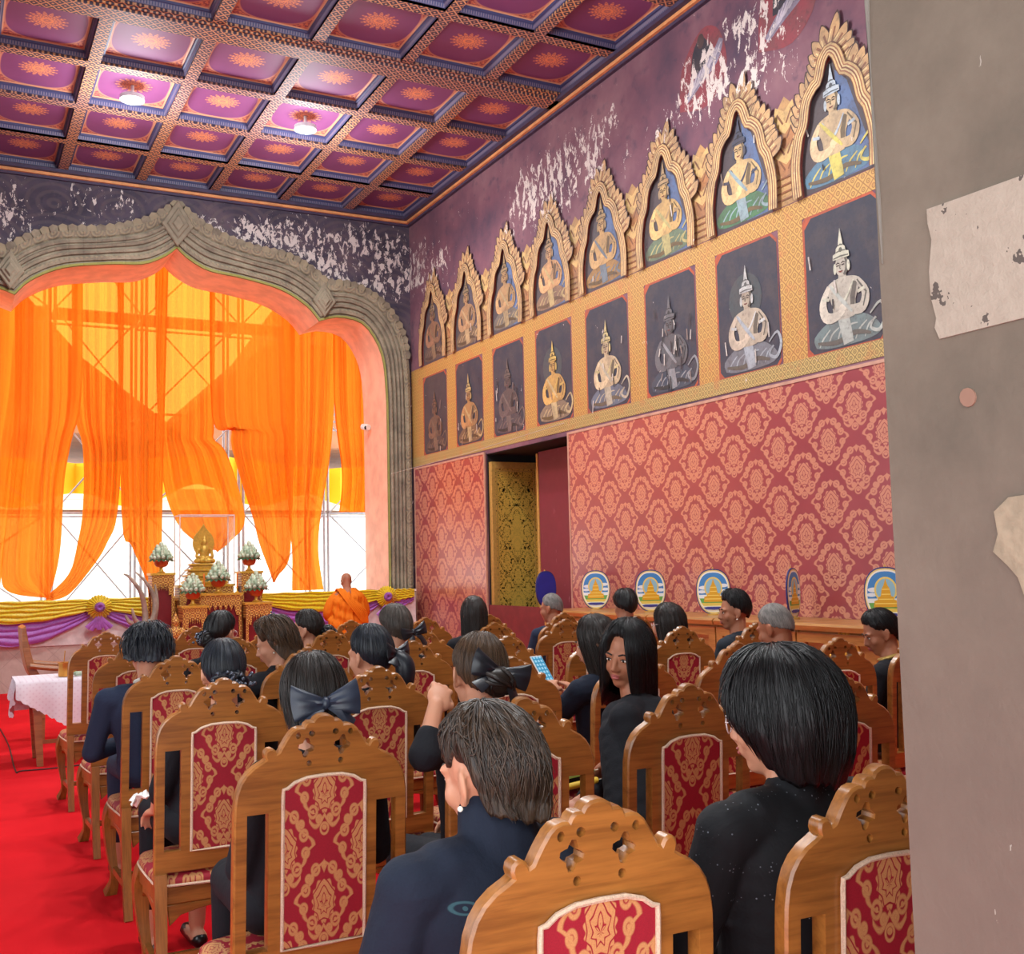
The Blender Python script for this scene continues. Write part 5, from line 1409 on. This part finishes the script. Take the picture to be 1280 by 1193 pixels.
def person(label, seat, head, hy=0., hp=0., hr=0., by=0., hair=None, hm=None, cloth=None, sk=None, vs=.009, face=False, male=False, arms=None, bottom=None, collar=None, coll_mat=None, sw=.165, stand=False, lean=0., neckl=.0, girth=1., lby=None):
    sx, sy = seat; hx, hy_, hz = head
    t = thing('person', label, 'person', (sx, sy, 0)); cloth = cloth or CL_BLACK; sk = sk or SKIN; bottom = bottom or CL_BLACK
    Mh = Matrix.Translation((hx - sx, hy_ - sy, hz)) @ Matrix.Rotation(R(hy), 4, 'Z') @ Matrix.Rotation(R(-hp), 4, 'X') @ Matrix.Rotation(R(hr), 4, 'Y')
    RB = Matrix.Rotation(R(by), 3, 'Z'); rv = RB @ Vector((1, 0, 0)); fv = RB @ Vector((0, 1, 0)); UPV = Vector((0, 0, 1))
    Hc = Vector((hx - sx, hy_ - sy, hz)); N = Hc - Vector((0, 0, .175 + neckl)) - fv * (.035 + lean); Hp = Vector((0, 0, .625)) - fv * .0
    if stand: Hp = Vector((0, 0, .86))
    sp = lambda q: Hp.lerp(N, q); ax = (N - Hp).normalized()
    S = {s: sp(.95) + rv * s * sw - UPV * .02 for s in (-1, 1)}
    A = arms or {}
    J = {}
    for s in (-1, 1):
        el, wr_, tp = (tuple(A.get(s, ())) + (None, None, None))[:3]
        el = Vector(el) if el is not None else S[s] + rv * s * .055 + fv * .07 - UPV * .255
        wr_ = Vector(wr_) if wr_ is not None else Vector((0, 0, .735)) + rv * s * .075 + fv * .27
        tp = Vector(tp) if tp is not None else wr_ + fv * .08 - rv * s * .03 - UPV * .02
        J[s] = (el, wr_, tp)
    if lby is not None: RB = Matrix.Rotation(R(lby), 3, 'Z'); rv0, fv0 = rv, fv; rv = RB @ Vector((1, 0, 0)); fv = RB @ Vector((0, 1, 0))
    kn = {s: Vector((0, 0, .605)) + rv * s * .095 + fv * .4 for s in (-1, 1)}; an = {s: Vector((0, 0, .1)) + rv * s * .09 + fv * .42 for s in (-1, 1)}
    if stand: kn = {s: Vector((s * .09, .02, .46)) for s in (-1, 1)}; an = {s: Vector((s * .09, 0, .08)) for s in (-1, 1)}
    # one continuous body
    b = MB(); head_prims(b, Mh, male)
    b.cap(Mh @ Vector((0, -.022, -.055)), N - ax * .03, .05 if not male else .056, .058)
    b.cap(sp(.1), sp(.74), .08, .08); b.cap(sp(.74), sp(.9), .08, .06); b.cap(sp(.9) - rv * .1, sp(.9) + rv * .1, .04)
    for s in (-1, 1):
        el, wr_, tp = J[s]
        b.cap(S[s], el, .042, .034); b.cap(el, wr_, .033, .024)
        upv = UPV if A.get(s, (0, 0, 0, None))[3:] in ((), (None,)) else Vector(A[s][3])
        pin = len(A.get(s, ())) > 4
        hand(b, look(wr_, tp, upv), -s if not pin else A[s][4], .5 if not pin else .75, pin)
        hj = Hp + rv * s * .085
        b.cap(hj, kn[s], .075, .052); b.cap(kn[s], an[s], .052, .036); b.cap(an[s] - UPV * .055 - fv * .03, an[s] - UPV * .062 + fv * .13, .036, .03)
    body = put('body', vox(b, vs, 4, .5, 'body'), sk, t)
    if face: face_parts(t, Mh)
    # upper garment
    c = MB(); MR = lambda p: Matrix.Translation(p) @ RB.to_4x4()
    for q, r_ in ((.04, (.165, .122, .1)), (.14, (.16, .119, .11)), (.24, (.155, .117, .12)), (.33, (.155, .117, .12)), (.42, (.156, .118, .12)), (.5, (.16, .119, .12)), (.58, (.163, .12, .12)), (.67, (.167, .118, .115)), (.75, (.17, .115, .11))):
        c.ell((0, 0, 0), tuple(k * girth for k in r_), 20, 12, M=MR(sp(q)))
    c.cap(S[-1], S[1], .063, .063); c.cap(sp(.86) - rv * .07, sp(.86) + rv * .07, .085, .085); c.cap(sp(.85), sp(1.02), .09, .062); c.cap(S[-1].lerp(N, .35), S[1].lerp(N, .35), .062, .062)
    if collar == 'stand': c.cap(sp(.95), N + (Hc - N) * .42, .07 * girth, .062 * girth)
    for s in (-1, 1):
        el, wr_, tp = J[s]
        c.cap(S[s], el, .06, .05); c.cap(el, el.lerp(wr_, A.get('sleeve', {}).get(s, .86)), .05, .04)
    me = vox(c, max(vs, .0075), 5, .5, 'jacket')
    jk = put('jacket', me, cloth, t)
    if collar and coll_mat:
        q = MB(); cc = N + (Hc - N) * .16; rg = [cc + rv * .064 * math.cos(a) + fv * .066 * math.sin(a) + UPV * (.012 - .02 * math.sin(a)) for a in [2 * PI * k / 28 for k in range(29)]]
        q.tube(rg, .011, 8); q.build('collar', coll_mat, t)
    # lower garment
    c = MB()
    for s in (-1, 1):
        hj = Hp + rv * s * .085
        c.cap(hj, kn[s], .092, .07); c.cap(kn[s], kn[s].lerp(an[s], .72), .068, .058)
    if not male: c.cap(Hp, (kn[1] + kn[-1]) / 2, .09, .062); c.cap((kn[1] + kn[-1]) / 2, ((kn[1] + kn[-1]) / 2).lerp((an[1] + an[-1]) / 2, .66), .06, .05)
    c.ell((0, 0, 0), (.17, .13, .09), M=MR(Hp))
    put('trousers' if male else 'skirt', vox(c, max(vs, .011), 5, .5, 'skirt'), bottom, t)
    for s in (-1, 1):
        c = MB(); a0 = an[s] - UPV * .062; c.cap(a0 - fv * .04, a0 + fv * .14, .036, .032); put('shoe', vox(c, .012, 2, .5, 'shoe'), SHOE, t)
    # hair
    if hair:
        m = MB(); hair.shell(m)
        ns = getattr(hair, 'ns', 0)
        if ns: hair.strands(m, ns, *getattr(hair, 'sa', ()))
        ho = m.build('hair', hm, t, 180); ho.matrix_local = Mh
    t['_x'] = 0; del t['_x']
    return t, Mh, N, rv, fv


def H(kf, ns=0, sa=(), **k):
    h = Hair(kf, **k); h.ns = ns; h.sa = sa; return h
K_PULL = [(0, 50, 0), (40, 60, 0), (62, 78, 0), (85, 88, 0), (105, 104, 0), (140, 124, 0), (180, 132, 0)]
K_LONG = [(0, 46, 0), (28, 52, 0), (44, 88, .13), (70, 96, .24), (110, 102, .28), (180, 108, .3)]
K_MEN = [(0, 50, 0), (40, 56, 0), (62, 76, 0), (85, 84, 0), (105, 98, 0), (180, 118, 0)]

def bun(t, Mh, c, r, mat, curls=14, seed=1, name='bun'):
    mb = MB(); r_ = random.Random(seed); mb.ell(c, r, 16, 12)
    for k in range(curls):
        a = r_.uniform(0, 2 * PI); q = Vector((r_.uniform(-1, 1), r_.uniform(-1, 1), r_.uniform(-1, 1))).normalized(); u = q.orthogonal().normalized(); v = q.cross(u)
        i0 = len(mb.v)
        mb.tube([Vector(c) + Vector((x.x * r[0], x.y * r[1], x.z * r[2])) * 1.03 for x in [u * math.cos(a + w) + v * math.sin(a + w) for w in [i * .3 for i in range(9)]]], [.004 + .004 * math.sin(i / 8 * PI) for i in range(9)], 6)
        for i in range(i0, len(mb.v)): mb.uv[i] = (k * .07 + (i % 6) * .01, (i - i0) / 54)
    o = mb.build(name, mat, t, 180); o.matrix_local = Mh; return o

def clip(t, Mh, pos, n, spread, mat, name='hair_clip', seed=2, r0=.009):
    mb = MB(); r_ = random.Random(seed)
    for k in range(n):
        p = Vector(pos) + Vector((r_.gauss(0, spread[0]), r_.gauss(0, spread[1]), r_.gauss(0, spread[2]))); mb.ell(p, (r0, r0, r0), 8, 6)
    o = mb.build(name, mat, t); o.matrix_local = Mh; return o

def earring(t, Mh, s):
    o = MB().ell((s * .083, .004, -.047), (.0055, .0055, .0055), 10, 8).build('earring', PEARL, t); o.matrix_local = Mh

def glasses(t, Mh, mat=None):
    mb = MB()
    for s in (-1, 1):
        mb.tube([(s * .034 + .025 * math.cos(a), .1 - .006 * abs(math.cos(a)) * (s * math.cos(a) > 0), .0 + .02 * math.sin(a)) for a in [2 * PI * k / 24 for k in range(25)]], .0017, 6)
        mb.tube([(s * .059, .096, .006), (s * .078, .06, .008), (s * .084, -.02, .004)], .0016, 6)
    mb.tube([(-.009, .101, .004), (0, .104, .007), (.009, .101, .004)], .0015, 6)
    o = mb.build('glasses', mat or plain('clear_pink_frame', C(206, 186, 184), .2), t); o.matrix_local = Mh; return o

def at(cx, cy): return (cx, cy + .29)
def off(root_xy, p): return (p[0] - root_xy[0], p[1] - root_xy[1], p[2])

# nearest: tousled brown hair, navy jacket
t, Mh, N, rv, fv = person('woman with tousled short brown hair and pearl earring wearing a navy jacket', at(.99, 1.6), (.935, 1.9, 1.2), 19, 8, -4, 8, sw=.2, girth=1.2,
    hair=H([(0, 52, 0), (40, 62, 0), (60, 82, .0), (78, 70, .0), (100, 82, .0), (116, 108, .035), (180, 122, .035)], 420, (.0017, .006, (.0, .55), (.55, 1.03), .55), thick=.017, amp=.012, freq=3.4, seed=4, wave=.012, top=-.002, back=.014), hm=H_TOUS, cloth=CL_P1, collar='stand', neckl=-.045, vs=.006, face=True)
earring(t, Mh, -1)
# nearest right: black bob and glasses
t, Mh, N, rv, fv = person('woman with a full black bob and clear glasses in a black beaded blouse', at(1.6, 1.54), (1.615, 1.85, 1.25), 32, 6, 0, 6, sw=.2, girth=1.12,
    hair=H([(0, 58, .01), (34, 62, .015), (52, 86, .055), (82, 96, .09), (110, 102, .105), (180, 106, .115)], 420, (.0011, .006, (.02, .5), (.7, 1.0), .2), thick=.048, amp=.007, freq=3, seed=9, tuck=.28, top=.004, back=.01), hm=H_BLACK, cloth=CL_P2, neckl=-.015, vs=.006, face=True)
glasses(t, Mh)
mb = MB(); r_ = random.Random(5)
# second row
sx, sy = at(1.56, 2.91)
hd = (1.53, 3.17, 1.25)
t, Mh, N, rv, fv = person('woman with brown hair and black ribbon bow raising one hand to pinch her hair', (sx, sy), hd, -4, 10, 6, 4, vs=.0055,
    hair=H(K_PULL, 300, (.0009, .004, (.02, .5), (.8, 1.0), .1), thick=.012, amp=.003, freq=5, seed=2), hm=H_BROWN, cloth=CL_BLACK,
    arms={-1: (off((sx, sy), (1.255, 2.97, 1.05)), off((sx, sy), (1.315, 3.02, 1.185)), off((sx, sy), (1.385, 3.09, 1.265)), (-.3, -1, .2), 1), 'sleeve': {-1: .35}})
bow(t, Mh @ Matrix.Translation((.025, -.112, -.005)) @ Matrix.Rotation(R(14), 4, 'Y'), .1, SATIN, .07, big=.95)
bun(t, Mh, (.02, -.118, -.03), (.06, .04, .045), H_DARK, 12, 3)
t, Mh, N, rv, fv = person('woman with dark brown hair tied by a broad navy bow on the second chair row', at(.94, 2.94), (.985, 3.17, 1.215), -6, 14, -3, 0, vs=.0075, sw=.15,
    hair=H([(0, 50, 0), (40, 60, 0), (60, 84, .03), (85, 94, .08), (120, 104, .1), (180, 108, .11)], 260, (.001, .006, (.02, .4), (.7, 1.0), .15), thick=.016, amp=.006, freq=4, seed=5, tuck=.1), hm=H_DARK)
bow(t, Mh @ Matrix.Translation((.0, -.135, -.035)), .1, SATN, .07, big=1.1)
sx, sy = at(2.16, 2.88)
t, Mh, N, rv, fv = person('woman with long straight black hair turning round, her face to the camera', (sx, sy), (2.325, 3.5, 1.245), 116, 10, -6, 40, lby=4, vs=.0055, face=True, sk=SKIN2, cloth=CL_BLACK,
    hair=H([(0, 44, 0), (22, 50, 0), (36, 84, .14), (60, 92, .2), (110, 100, .24), (180, 106, .25)], 300, (.001, .004, (.0, .3), (.85, 1.0), .05), thick=.024, amp=.003, freq=4, seed=6, top=.0), hm=H_BLACK,
    arms={-1: (off((sx, sy), (2.19, 3.27, .86)), off((sx, sy), (2.19, 3.45, .86)), off((sx, sy), (2.185, 3.51, .81)))})
# third row
sx, sy = at(.94, 4.15)
t, Mh, N, rv, fv = person('woman with sleek black hair in a beaded clip holding a white tissue', (sx, sy), (1.0, 4.44, 1.195), 0, 8, 0, 6, vs=.009, hair=H(K_PULL, 120, (.0009, .003, (.02, .5), (.8, 1.0), .06), thick=.013, amp=.003, seed=7), hm=H_BLUE,
    arms={-1: (off((sx, sy), (.76, 4.42, .76)), off((sx, sy), (.76, 4.55, .66)), off((sx, sy), (.75, 4.63, .63))), 'sleeve': {-1: .3}})
bun(t, Mh, (0, -.108, -.05), (.07, .04, .05), H_BLUE, 10, 4); clip(t, Mh, (0, -.148, -.05), 46, (.036, .004, .02), GEM, seed=5, r0=.008)
q = thing('paper_tissue', 'crumpled white tissue held by the woman with the beaded clip', 'tissue', (.735, 4.63, .705)); mb = MB(); r_ = random.Random(3)
P = [[((i - 4) * .014 + r_.uniform(-.006, .006), (j - 4) * .01 + r_.uniform(-.006, .006), .02 * math.sin(i * 1.3) * math.cos(j) + r_.uniform(0, .02) - abs(i - 4) * .008) for j in range(9)] for i in range(9)]
mb.grid(P); mb.build('sheet', plain('tissue_paper', C(236, 232, 228), .9), q, 40)
t, Mh, N, rv, fv = person('woman with blue-black hair in a black bow and hanging ponytail', at(1.58, 4.21), (1.63, 4.45, 1.225), 26, 6, 0, 8, vs=.009, hair=H(K_PULL, 150, (.0009, .003, (.02, .5), (.8, 1.0), .06), thick=.013, amp=.003, seed=8), hm=H_BLUE)
bow(t, Mh @ Matrix.Translation((.03, -.118, -.0)), .07, SATIN, .05, big=.8)
mb = MB(); mb.tube(smooth_poly([(.03, -.11, -.01), (.05, -.15, -.05), (.05, -.15, -.12), (.045, -.13, -.19)], 5), [.03, .034, .038, .04, .041, .042, .043, .043, .042, .04, .038, .035, .03, .024, .016, .01], 14); o = mb.build('ponytail', H_BLUE, t, 80); o.matrix_local = Mh
sx, sy = at(2.84, 4.19)
t, Mh, N, rv, fv = person('woman with long brown hair looking down at a phone', (sx, sy), (2.775, 4.44, 1.22), 48, 14, 0, 18, vs=.0075, face=True, cloth=CL_NAVD, hair=H(K_LONG, 160, (.001, .004, (.0, .3), (.85, 1.0), .05), thick=.012, amp=.004, seed=10), hm=H_DARK,
    arms={-1: (off((sx, sy), (2.56, 4.5, .86)), off((sx, sy), (2.64, 4.66, .98)), off((sx, sy), (2.68, 4.72, 1.02))), 1: (None, off((sx, sy), (2.82, 4.7, .95)), off((sx, sy), (2.78, 4.74, 1.0)))})
q = thing('mobile_phone', 'mobile phone with a blue lit screen held up by the woman with long brown hair', 'phone', (2.705, 4.785, 1.01)); q.rotation_euler = (R(-38), 0, R(14))
MB().prism([(-.038, .0), (.038, .0), (.038, .155), (-.038, .155)], [], -.004, .004, 'xz', .002).build('case', plain('pale_phone_case', C(214, 220, 222), .4), q, 40)
m = Mat('phone_screen'); x, y, z = sep(coord()); k = near(frac(x / .02 + .5) - .5, .3) * near(frac(z / .022) - .5, .3)
MB().box(-.034, .034, -.0052, -.004, .008, .147).build('screen', m.set(color=C(30, 60, 80), emis=mixc(k, C(40, 130, 165), C(150, 200, 220)), estr=.8, rough=.2), q, None)
t, Mh, N, rv, fv = person('shaven grey headed man in a dark collared jacket leaning forward', at(3.98, 4.07), (3.89, 4.44, 1.235), 22, 18, 0, 8, vs=.008, male=True, sk=SKIN2, hair=H(K_MEN, thick=.0045, amp=.001, seed=11), hm=H_SHORT, cloth=CL_CHAR, collar='stand', sw=.19)
t, Mh, N, rv, fv = person('woman with tied back black hair looking down, gold chain at her collar', at(4.6, 4.11), (4.64, 4.43, 1.175), 62, 22, 0, 22, vs=.0065, face=True, sk=SKIN2, hair=H(K_PULL, 180, (.0009, .003, (.02, .5), (.8, 1.0), .06), thick=.013, amp=.003, seed=12), hm=H_BLACK, collar='ring', coll_mat=plain('gold_chain', C(206, 170, 96), .35, .6), lean=.03)
bun(t, Mh, (0, -.115, -.055), (.045, .04, .05), H_BLACK, 10, 7)
# fourth row
t, Mh, N, rv, fv = person('person with fluffy black hair in a navy suit, white collar, seen from behind', at(.96, 5.42), (.91, 5.7, 1.2), 4, 22, 4, 4, vs=.009, cloth=CL_NAVY, bottom=CL_NAVY, male=True, sw=.2, girth=1.2, collar='ring', coll_mat=WCOL,
    hair=H([(0, 54, 0), (40, 64, 0), (62, 88, .01), (90, 98, .03), (130, 108, .04), (180, 116, .04)], 260, (.0022, .016, (.02, .5), (.6, 1.04), .5), thick=.032, amp=.014, freq=4, seed=13, wave=.012), hm=H_BLUE)
t, Mh, N, rv, fv = person('woman with wavy brown hair and sparkling clip bowing her face down sideways', at(1.66, 5.48), (1.56, 5.72, 1.215), 66, 20, 0, 16, vs=.0075, face=True,
    hair=H([(0, 48, 0), (36, 56, 0), (55, 82, .0), (76, 78, .0), (98, 96, .08), (130, 106, .12), (180, 108, .13)], 240, (.0018, .014, (.02, .4), (.7, 1.04), .4), thick=.02, amp=.013, freq=5, seed=14, wave=.02), hm=H_BROWN)
clip(t, Mh, (.0, -.04, .14), 16, (.012, .014, .006), GEM, seed=8, r0=.006); earring(t, Mh, -1)
t, Mh, N, rv, fv = person('woman with ash brown hair gathered low in a black ribbon bow', at(2.28, 5.5), (2.25, 5.73, 1.26), 12, 6, 0, 0, vs=.01, hair=H(K_PULL, 110, (.001, .004, (.02, .5), (.8, 1.0), .06), thick=.017, amp=.004, seed=15), hm=H_GREY)
bow(t, Mh @ Matrix.Translation((.035, -.12, -.035)) @ Matrix.Rotation(R(-12), 4, 'Y'), .085, SATIN, .09, big=.8)
t, Mh, N, rv, fv = person('woman with reddish brown shoulder length hair and glasses seen from behind', at(4.03, 5.43), (4.12, 5.71, 1.2), 40, 8, 0, 8, vs=.01, hair=H(K_LONG, 120, (.001, .004, (.0, .3), (.85, 1.0), .05), thick=.014, amp=.006, seed=16), hm=H_DARK, face=True); glasses(t, Mh)
t, Mh, N, rv, fv = person('man with short black hair in profile facing the altar side, black suit', at(4.62, 5.43), (4.66, 5.72, 1.255), 68, 4, 0, 24, vs=.0065, male=True, sk=SKIN2, face=True, hair=H(K_MEN, 200, (.0012, .008, (.02, .4), (.7, 1.0), .2), thick=.016, amp=.006, seed=17, top=.012), hm=H_BLACK, cloth=CL_CHAR, sw=.19); earring(t, Mh, -1)
# fifth row
t, Mh, N, rv, fv = person('woman with black bun and flower clip, glasses, turned towards the mural wall', at(1.58, 6.64), (1.56, 6.97, 1.215), -46, 8, 0, -10, vs=.01, face=True, hair=H(K_PULL, 100, (.001, .004, (.02, .5), (.8, 1.0), .06), thick=.018, amp=.004, seed=18), hm=H_BLACK)
bun(t, Mh, (-.03, -.12, -.05), (.05, .045, .05), H_BLACK, 12, 9); clip(t, Mh, (-.045, -.16, -.045), 18, (.018, .008, .02), GEM, seed=9); glasses(t, Mh)
t, Mh, N, rv, fv = person('woman with dark hair in a low curly bun facing the altar, in profile', at(2.24, 6.86), (2.15, 7.07, 1.2), 56, 6, 0, 12, vs=.0085, face=True, hair=H(K_PULL, 100, (.001, .004, (.02, .5), (.8, 1.0), .06), thick=.013, amp=.004, seed=19), hm=H_DARK, cloth=CL_CHAR)
bun(t, Mh, (.01, -.14, -.045), (.06, .055, .055), H_BLACK, 26, 10)
t, Mh, N, rv, fv = person('woman with long straight dark hair seen from behind, in front of the red board', at(3.44, 6.83), (3.38, 7.06, 1.25), 4, 4, 0, 0, vs=.01, hair=H([(0, 46, 0), (28, 52, 0), (46, 90, .2), (70, 97, .27), (110, 102, .3), (180, 108, .31)], 160, (.001, .003, (.0, .3), (.9, 1.0), .04), thick=.013, amp=.004, seed=20), hm=H_DARK)
t, Mh, N, rv, fv = person('person with short black hair just beyond the turning woman', at(4.6, 6.76), (4.66, 7.02, 1.26), -8, 4, 0, 0, vs=.011, male=True, hair=H([(0, 54, 0), (60, 84, 0), (90, 92, 0), (180, 118, .01)], 60, (.0012, .006, (.02, .4), (.7, 1.0), .2), thick=.019, amp=.005, seed=21), hm=H_BLACK)
# front row
t, Mh, N, rv, fv = person('elderly man with thin cropped grey hair in front of the blue fan', at(4.55, 7.76), (4.62, 8.1, 1.22), 38, 6, 0, 6, vs=.01, male=True, sk=SKIN2, hair=H(K_MEN, thick=.004, amp=.001, seed=22), hm=H_SHORT, cloth=CL_NAVY)

# praying monk, standing at the platform
t = thing('person', 'monk with shaven head in an orange robe standing with his back turned at the altar', 'person', (5.36, 15.55, 0))
ROBE = clothm('orange_robe', (226, 112, 16), .75, .3)
Mh = Matrix.Translation((-.0, .06, 1.42)) @ Matrix.Rotation(R(14), 4, 'Z') @ Matrix.Rotation(R(-16), 4, 'X')
b = MB(); head_prims(b, Mh, True); b.cap((0, .02, 1.43), (0, 0, 1.25), .055, .065); b.cap((0, 0, .8), (0, 0, 1.2), .12, .13); b.cap((-.15, 0, 1.2), (.15, 0, 1.2), .055)
for s in (-1, 1):
    b.cap((s * .19, 0, 1.18), (s * .25, .05, .94), .05, .042); b.cap((s * .25, .05, .94), (s * .05, .3, 1.1), .04, .03); hand(b, look((s * .05, .3, 1.1), (s * .02, .36, 1.22), (s, 0, 0)), -s, .15)
    b.cap((s * .1, 0, .8), (s * .1, .02, .45), .09, .06); b.cap((s * .1, .02, .45), (s * .1, 0, .08), .06, .04); b.cap((s * .1, -.04, .035), (s * .1, .14, .032), .034)
put('body', vox(b, .01, 4), SKIN2, t)
P = []
for i in range(50):
    q = i / 49; z = .16 + 1.13 * q; row = []
    rx = .24 + .035 * math.sin(q * 3) + (.02 if q < .6 else 0) - max(0, q - .9) * 1.4; ry = .17 + .02 * math.sin(q * 3) - max(0, q - .9) * .9
    for k in range(90):
        a = 2 * PI * k / 90; f = .012 * math.sin(k * .9 + q * 6) + .008 * math.sin(k * 1.7 - q * 11) + .01 * math.sin(q * 40 + a * 3) * (q > .5)
        row.append(((rx + f) * math.cos(a), (ry + f) * math.sin(a), z + .03 * math.sin(a * 2 + q * 3)))
    P.append(row)
mb = MB(); mb.grid(P, cv=True)
for s in (-1, 1):
    mb.tube(smooth_poly([(s * .17, 0, 1.2), (s * .23, .02, 1.1), (s * .28, .05, .95), (s * .24, .1, .86)], 4), [.07, .075, .08, .085, .09, .09, .09, .09, .088, .085, .08, .075, .06], 14)
me = vox(mb, .012, 2, .5, 'robe') if False else mb.mesh('robe', 60)
put('robe', me, ROBE, t)
mb = MB()
for k in range(7): mb.tube(smooth_poly([(-.15 + k * .012, .12, 1.25), (-.17 + k * .014, -.03, 1.3), (-.12 + k * .02, -.16, 1.18), (.02 + k * .03, -.215, .98), (.16 + k * .015, -.19, .8)], 5), .012, 6)
mb.build('shoulder_sash', ROBE, t, 60)

# things at the seats
t = thing('handbag', 'small white handbag with pale straps on the floor behind the turning woman', 'handbag', (2.5, 3.85, 0))
LEA = plain('white_leather', C(216, 208, 198), .45, scale=60)
MB().prism([(-.13, 0), (.13, 0), (.11, .2), (-.11, .2)], [], -.05, .05, 'xz', .015).build('body', LEA, t)
for y in (-.04, .04): MB().tube(smooth_poly([(-.08, y, .19), (-.07, y, .36), (0, y, .43), (.07, y, .36), (.08, y, .19)], 5), .008, 8).build('strap', LEA, t)
MB().box(-.03, .03, -.056, -.05, .1, .15).build('buckle', plain('silver_buckle', C(190, 188, 184), .25, .8), t, None)

t = thing('lotus_bud', 'single pale lotus bud with a green stem on the lap behind the nearest aisle chairs', 'flower', (.85, 3.3, .82)); t.scale = (.7, .7, .7)
MB().tube([(.11, .02, .0), (.0, 0, .005), (-.04, 0, .01)], .005, 8).build('stem', plain('fresh_stem', C(120, 156, 84), .5), t)
mb = MB()
for k in range(6):
    a = k * PI / 3; mb.ell((-.07, .012 * math.cos(a), .012 + .012 * math.sin(a)), (.034, .012, .012), 10, 8)
mb.build('petals', plain('lotus_petal', C(232, 214, 196), .5), t)
MB().ell((.09, .01, .012), (.03, .02, .014), 10, 8).build('leaf', plain('fresh_leaf_green', C(150, 186, 110), .5), t)
for nm, c_, z, y, lab in (('green_candle', (150, 196, 130), .845, 3.36, 'pale green candle held across the lap of the woman pinching her hair'), ('yellow_candle', (232, 190, 60), .815, 3.34, 'yellow candle below the green one on the same lap')):
    t = thing('candle_stick', lab, 'candle', (1.95, y, z))
    MB().tube([(-.14, 0, -.012), (.12, .0, .012)], .012 if nm[0] == 'y' else .009, 12, round_=True).build('wax', plain(nm, C(*c_), .5), t)
    MB().tube([(.13, 0, .013), (.145, .0, .0145)], .0015, 6).build('wick', plain('wick', C(220, 214, 200), .8), t)
t = thing('floor_cable', 'thin dark cable lying on the red carpet round the side table', 'cable'); MB().tube(smooth_poly([(.44, 16.2, .006), (.56, 12.0, .006), (.545, 9.98, .006), (.6, 9.88, .006), (.93, 9.86, .006), (1.5, 10.0, .006)], 6), .006, 6).build('cord', plain('dark_cord', C(60, 14, 18), .6), t)
t = thing('hanging_wire', 'thin pale wire strung from the pink jamb to the top of the side doorway', 'wire'); MB().tube([(6.6, 16.86, 3.17), (6.81, 14.4, 3.26), (7.02, 11.85, 3.405)], .004, 6).build('strand', plain('pale_wire', C(190, 176, 160), .6), t)
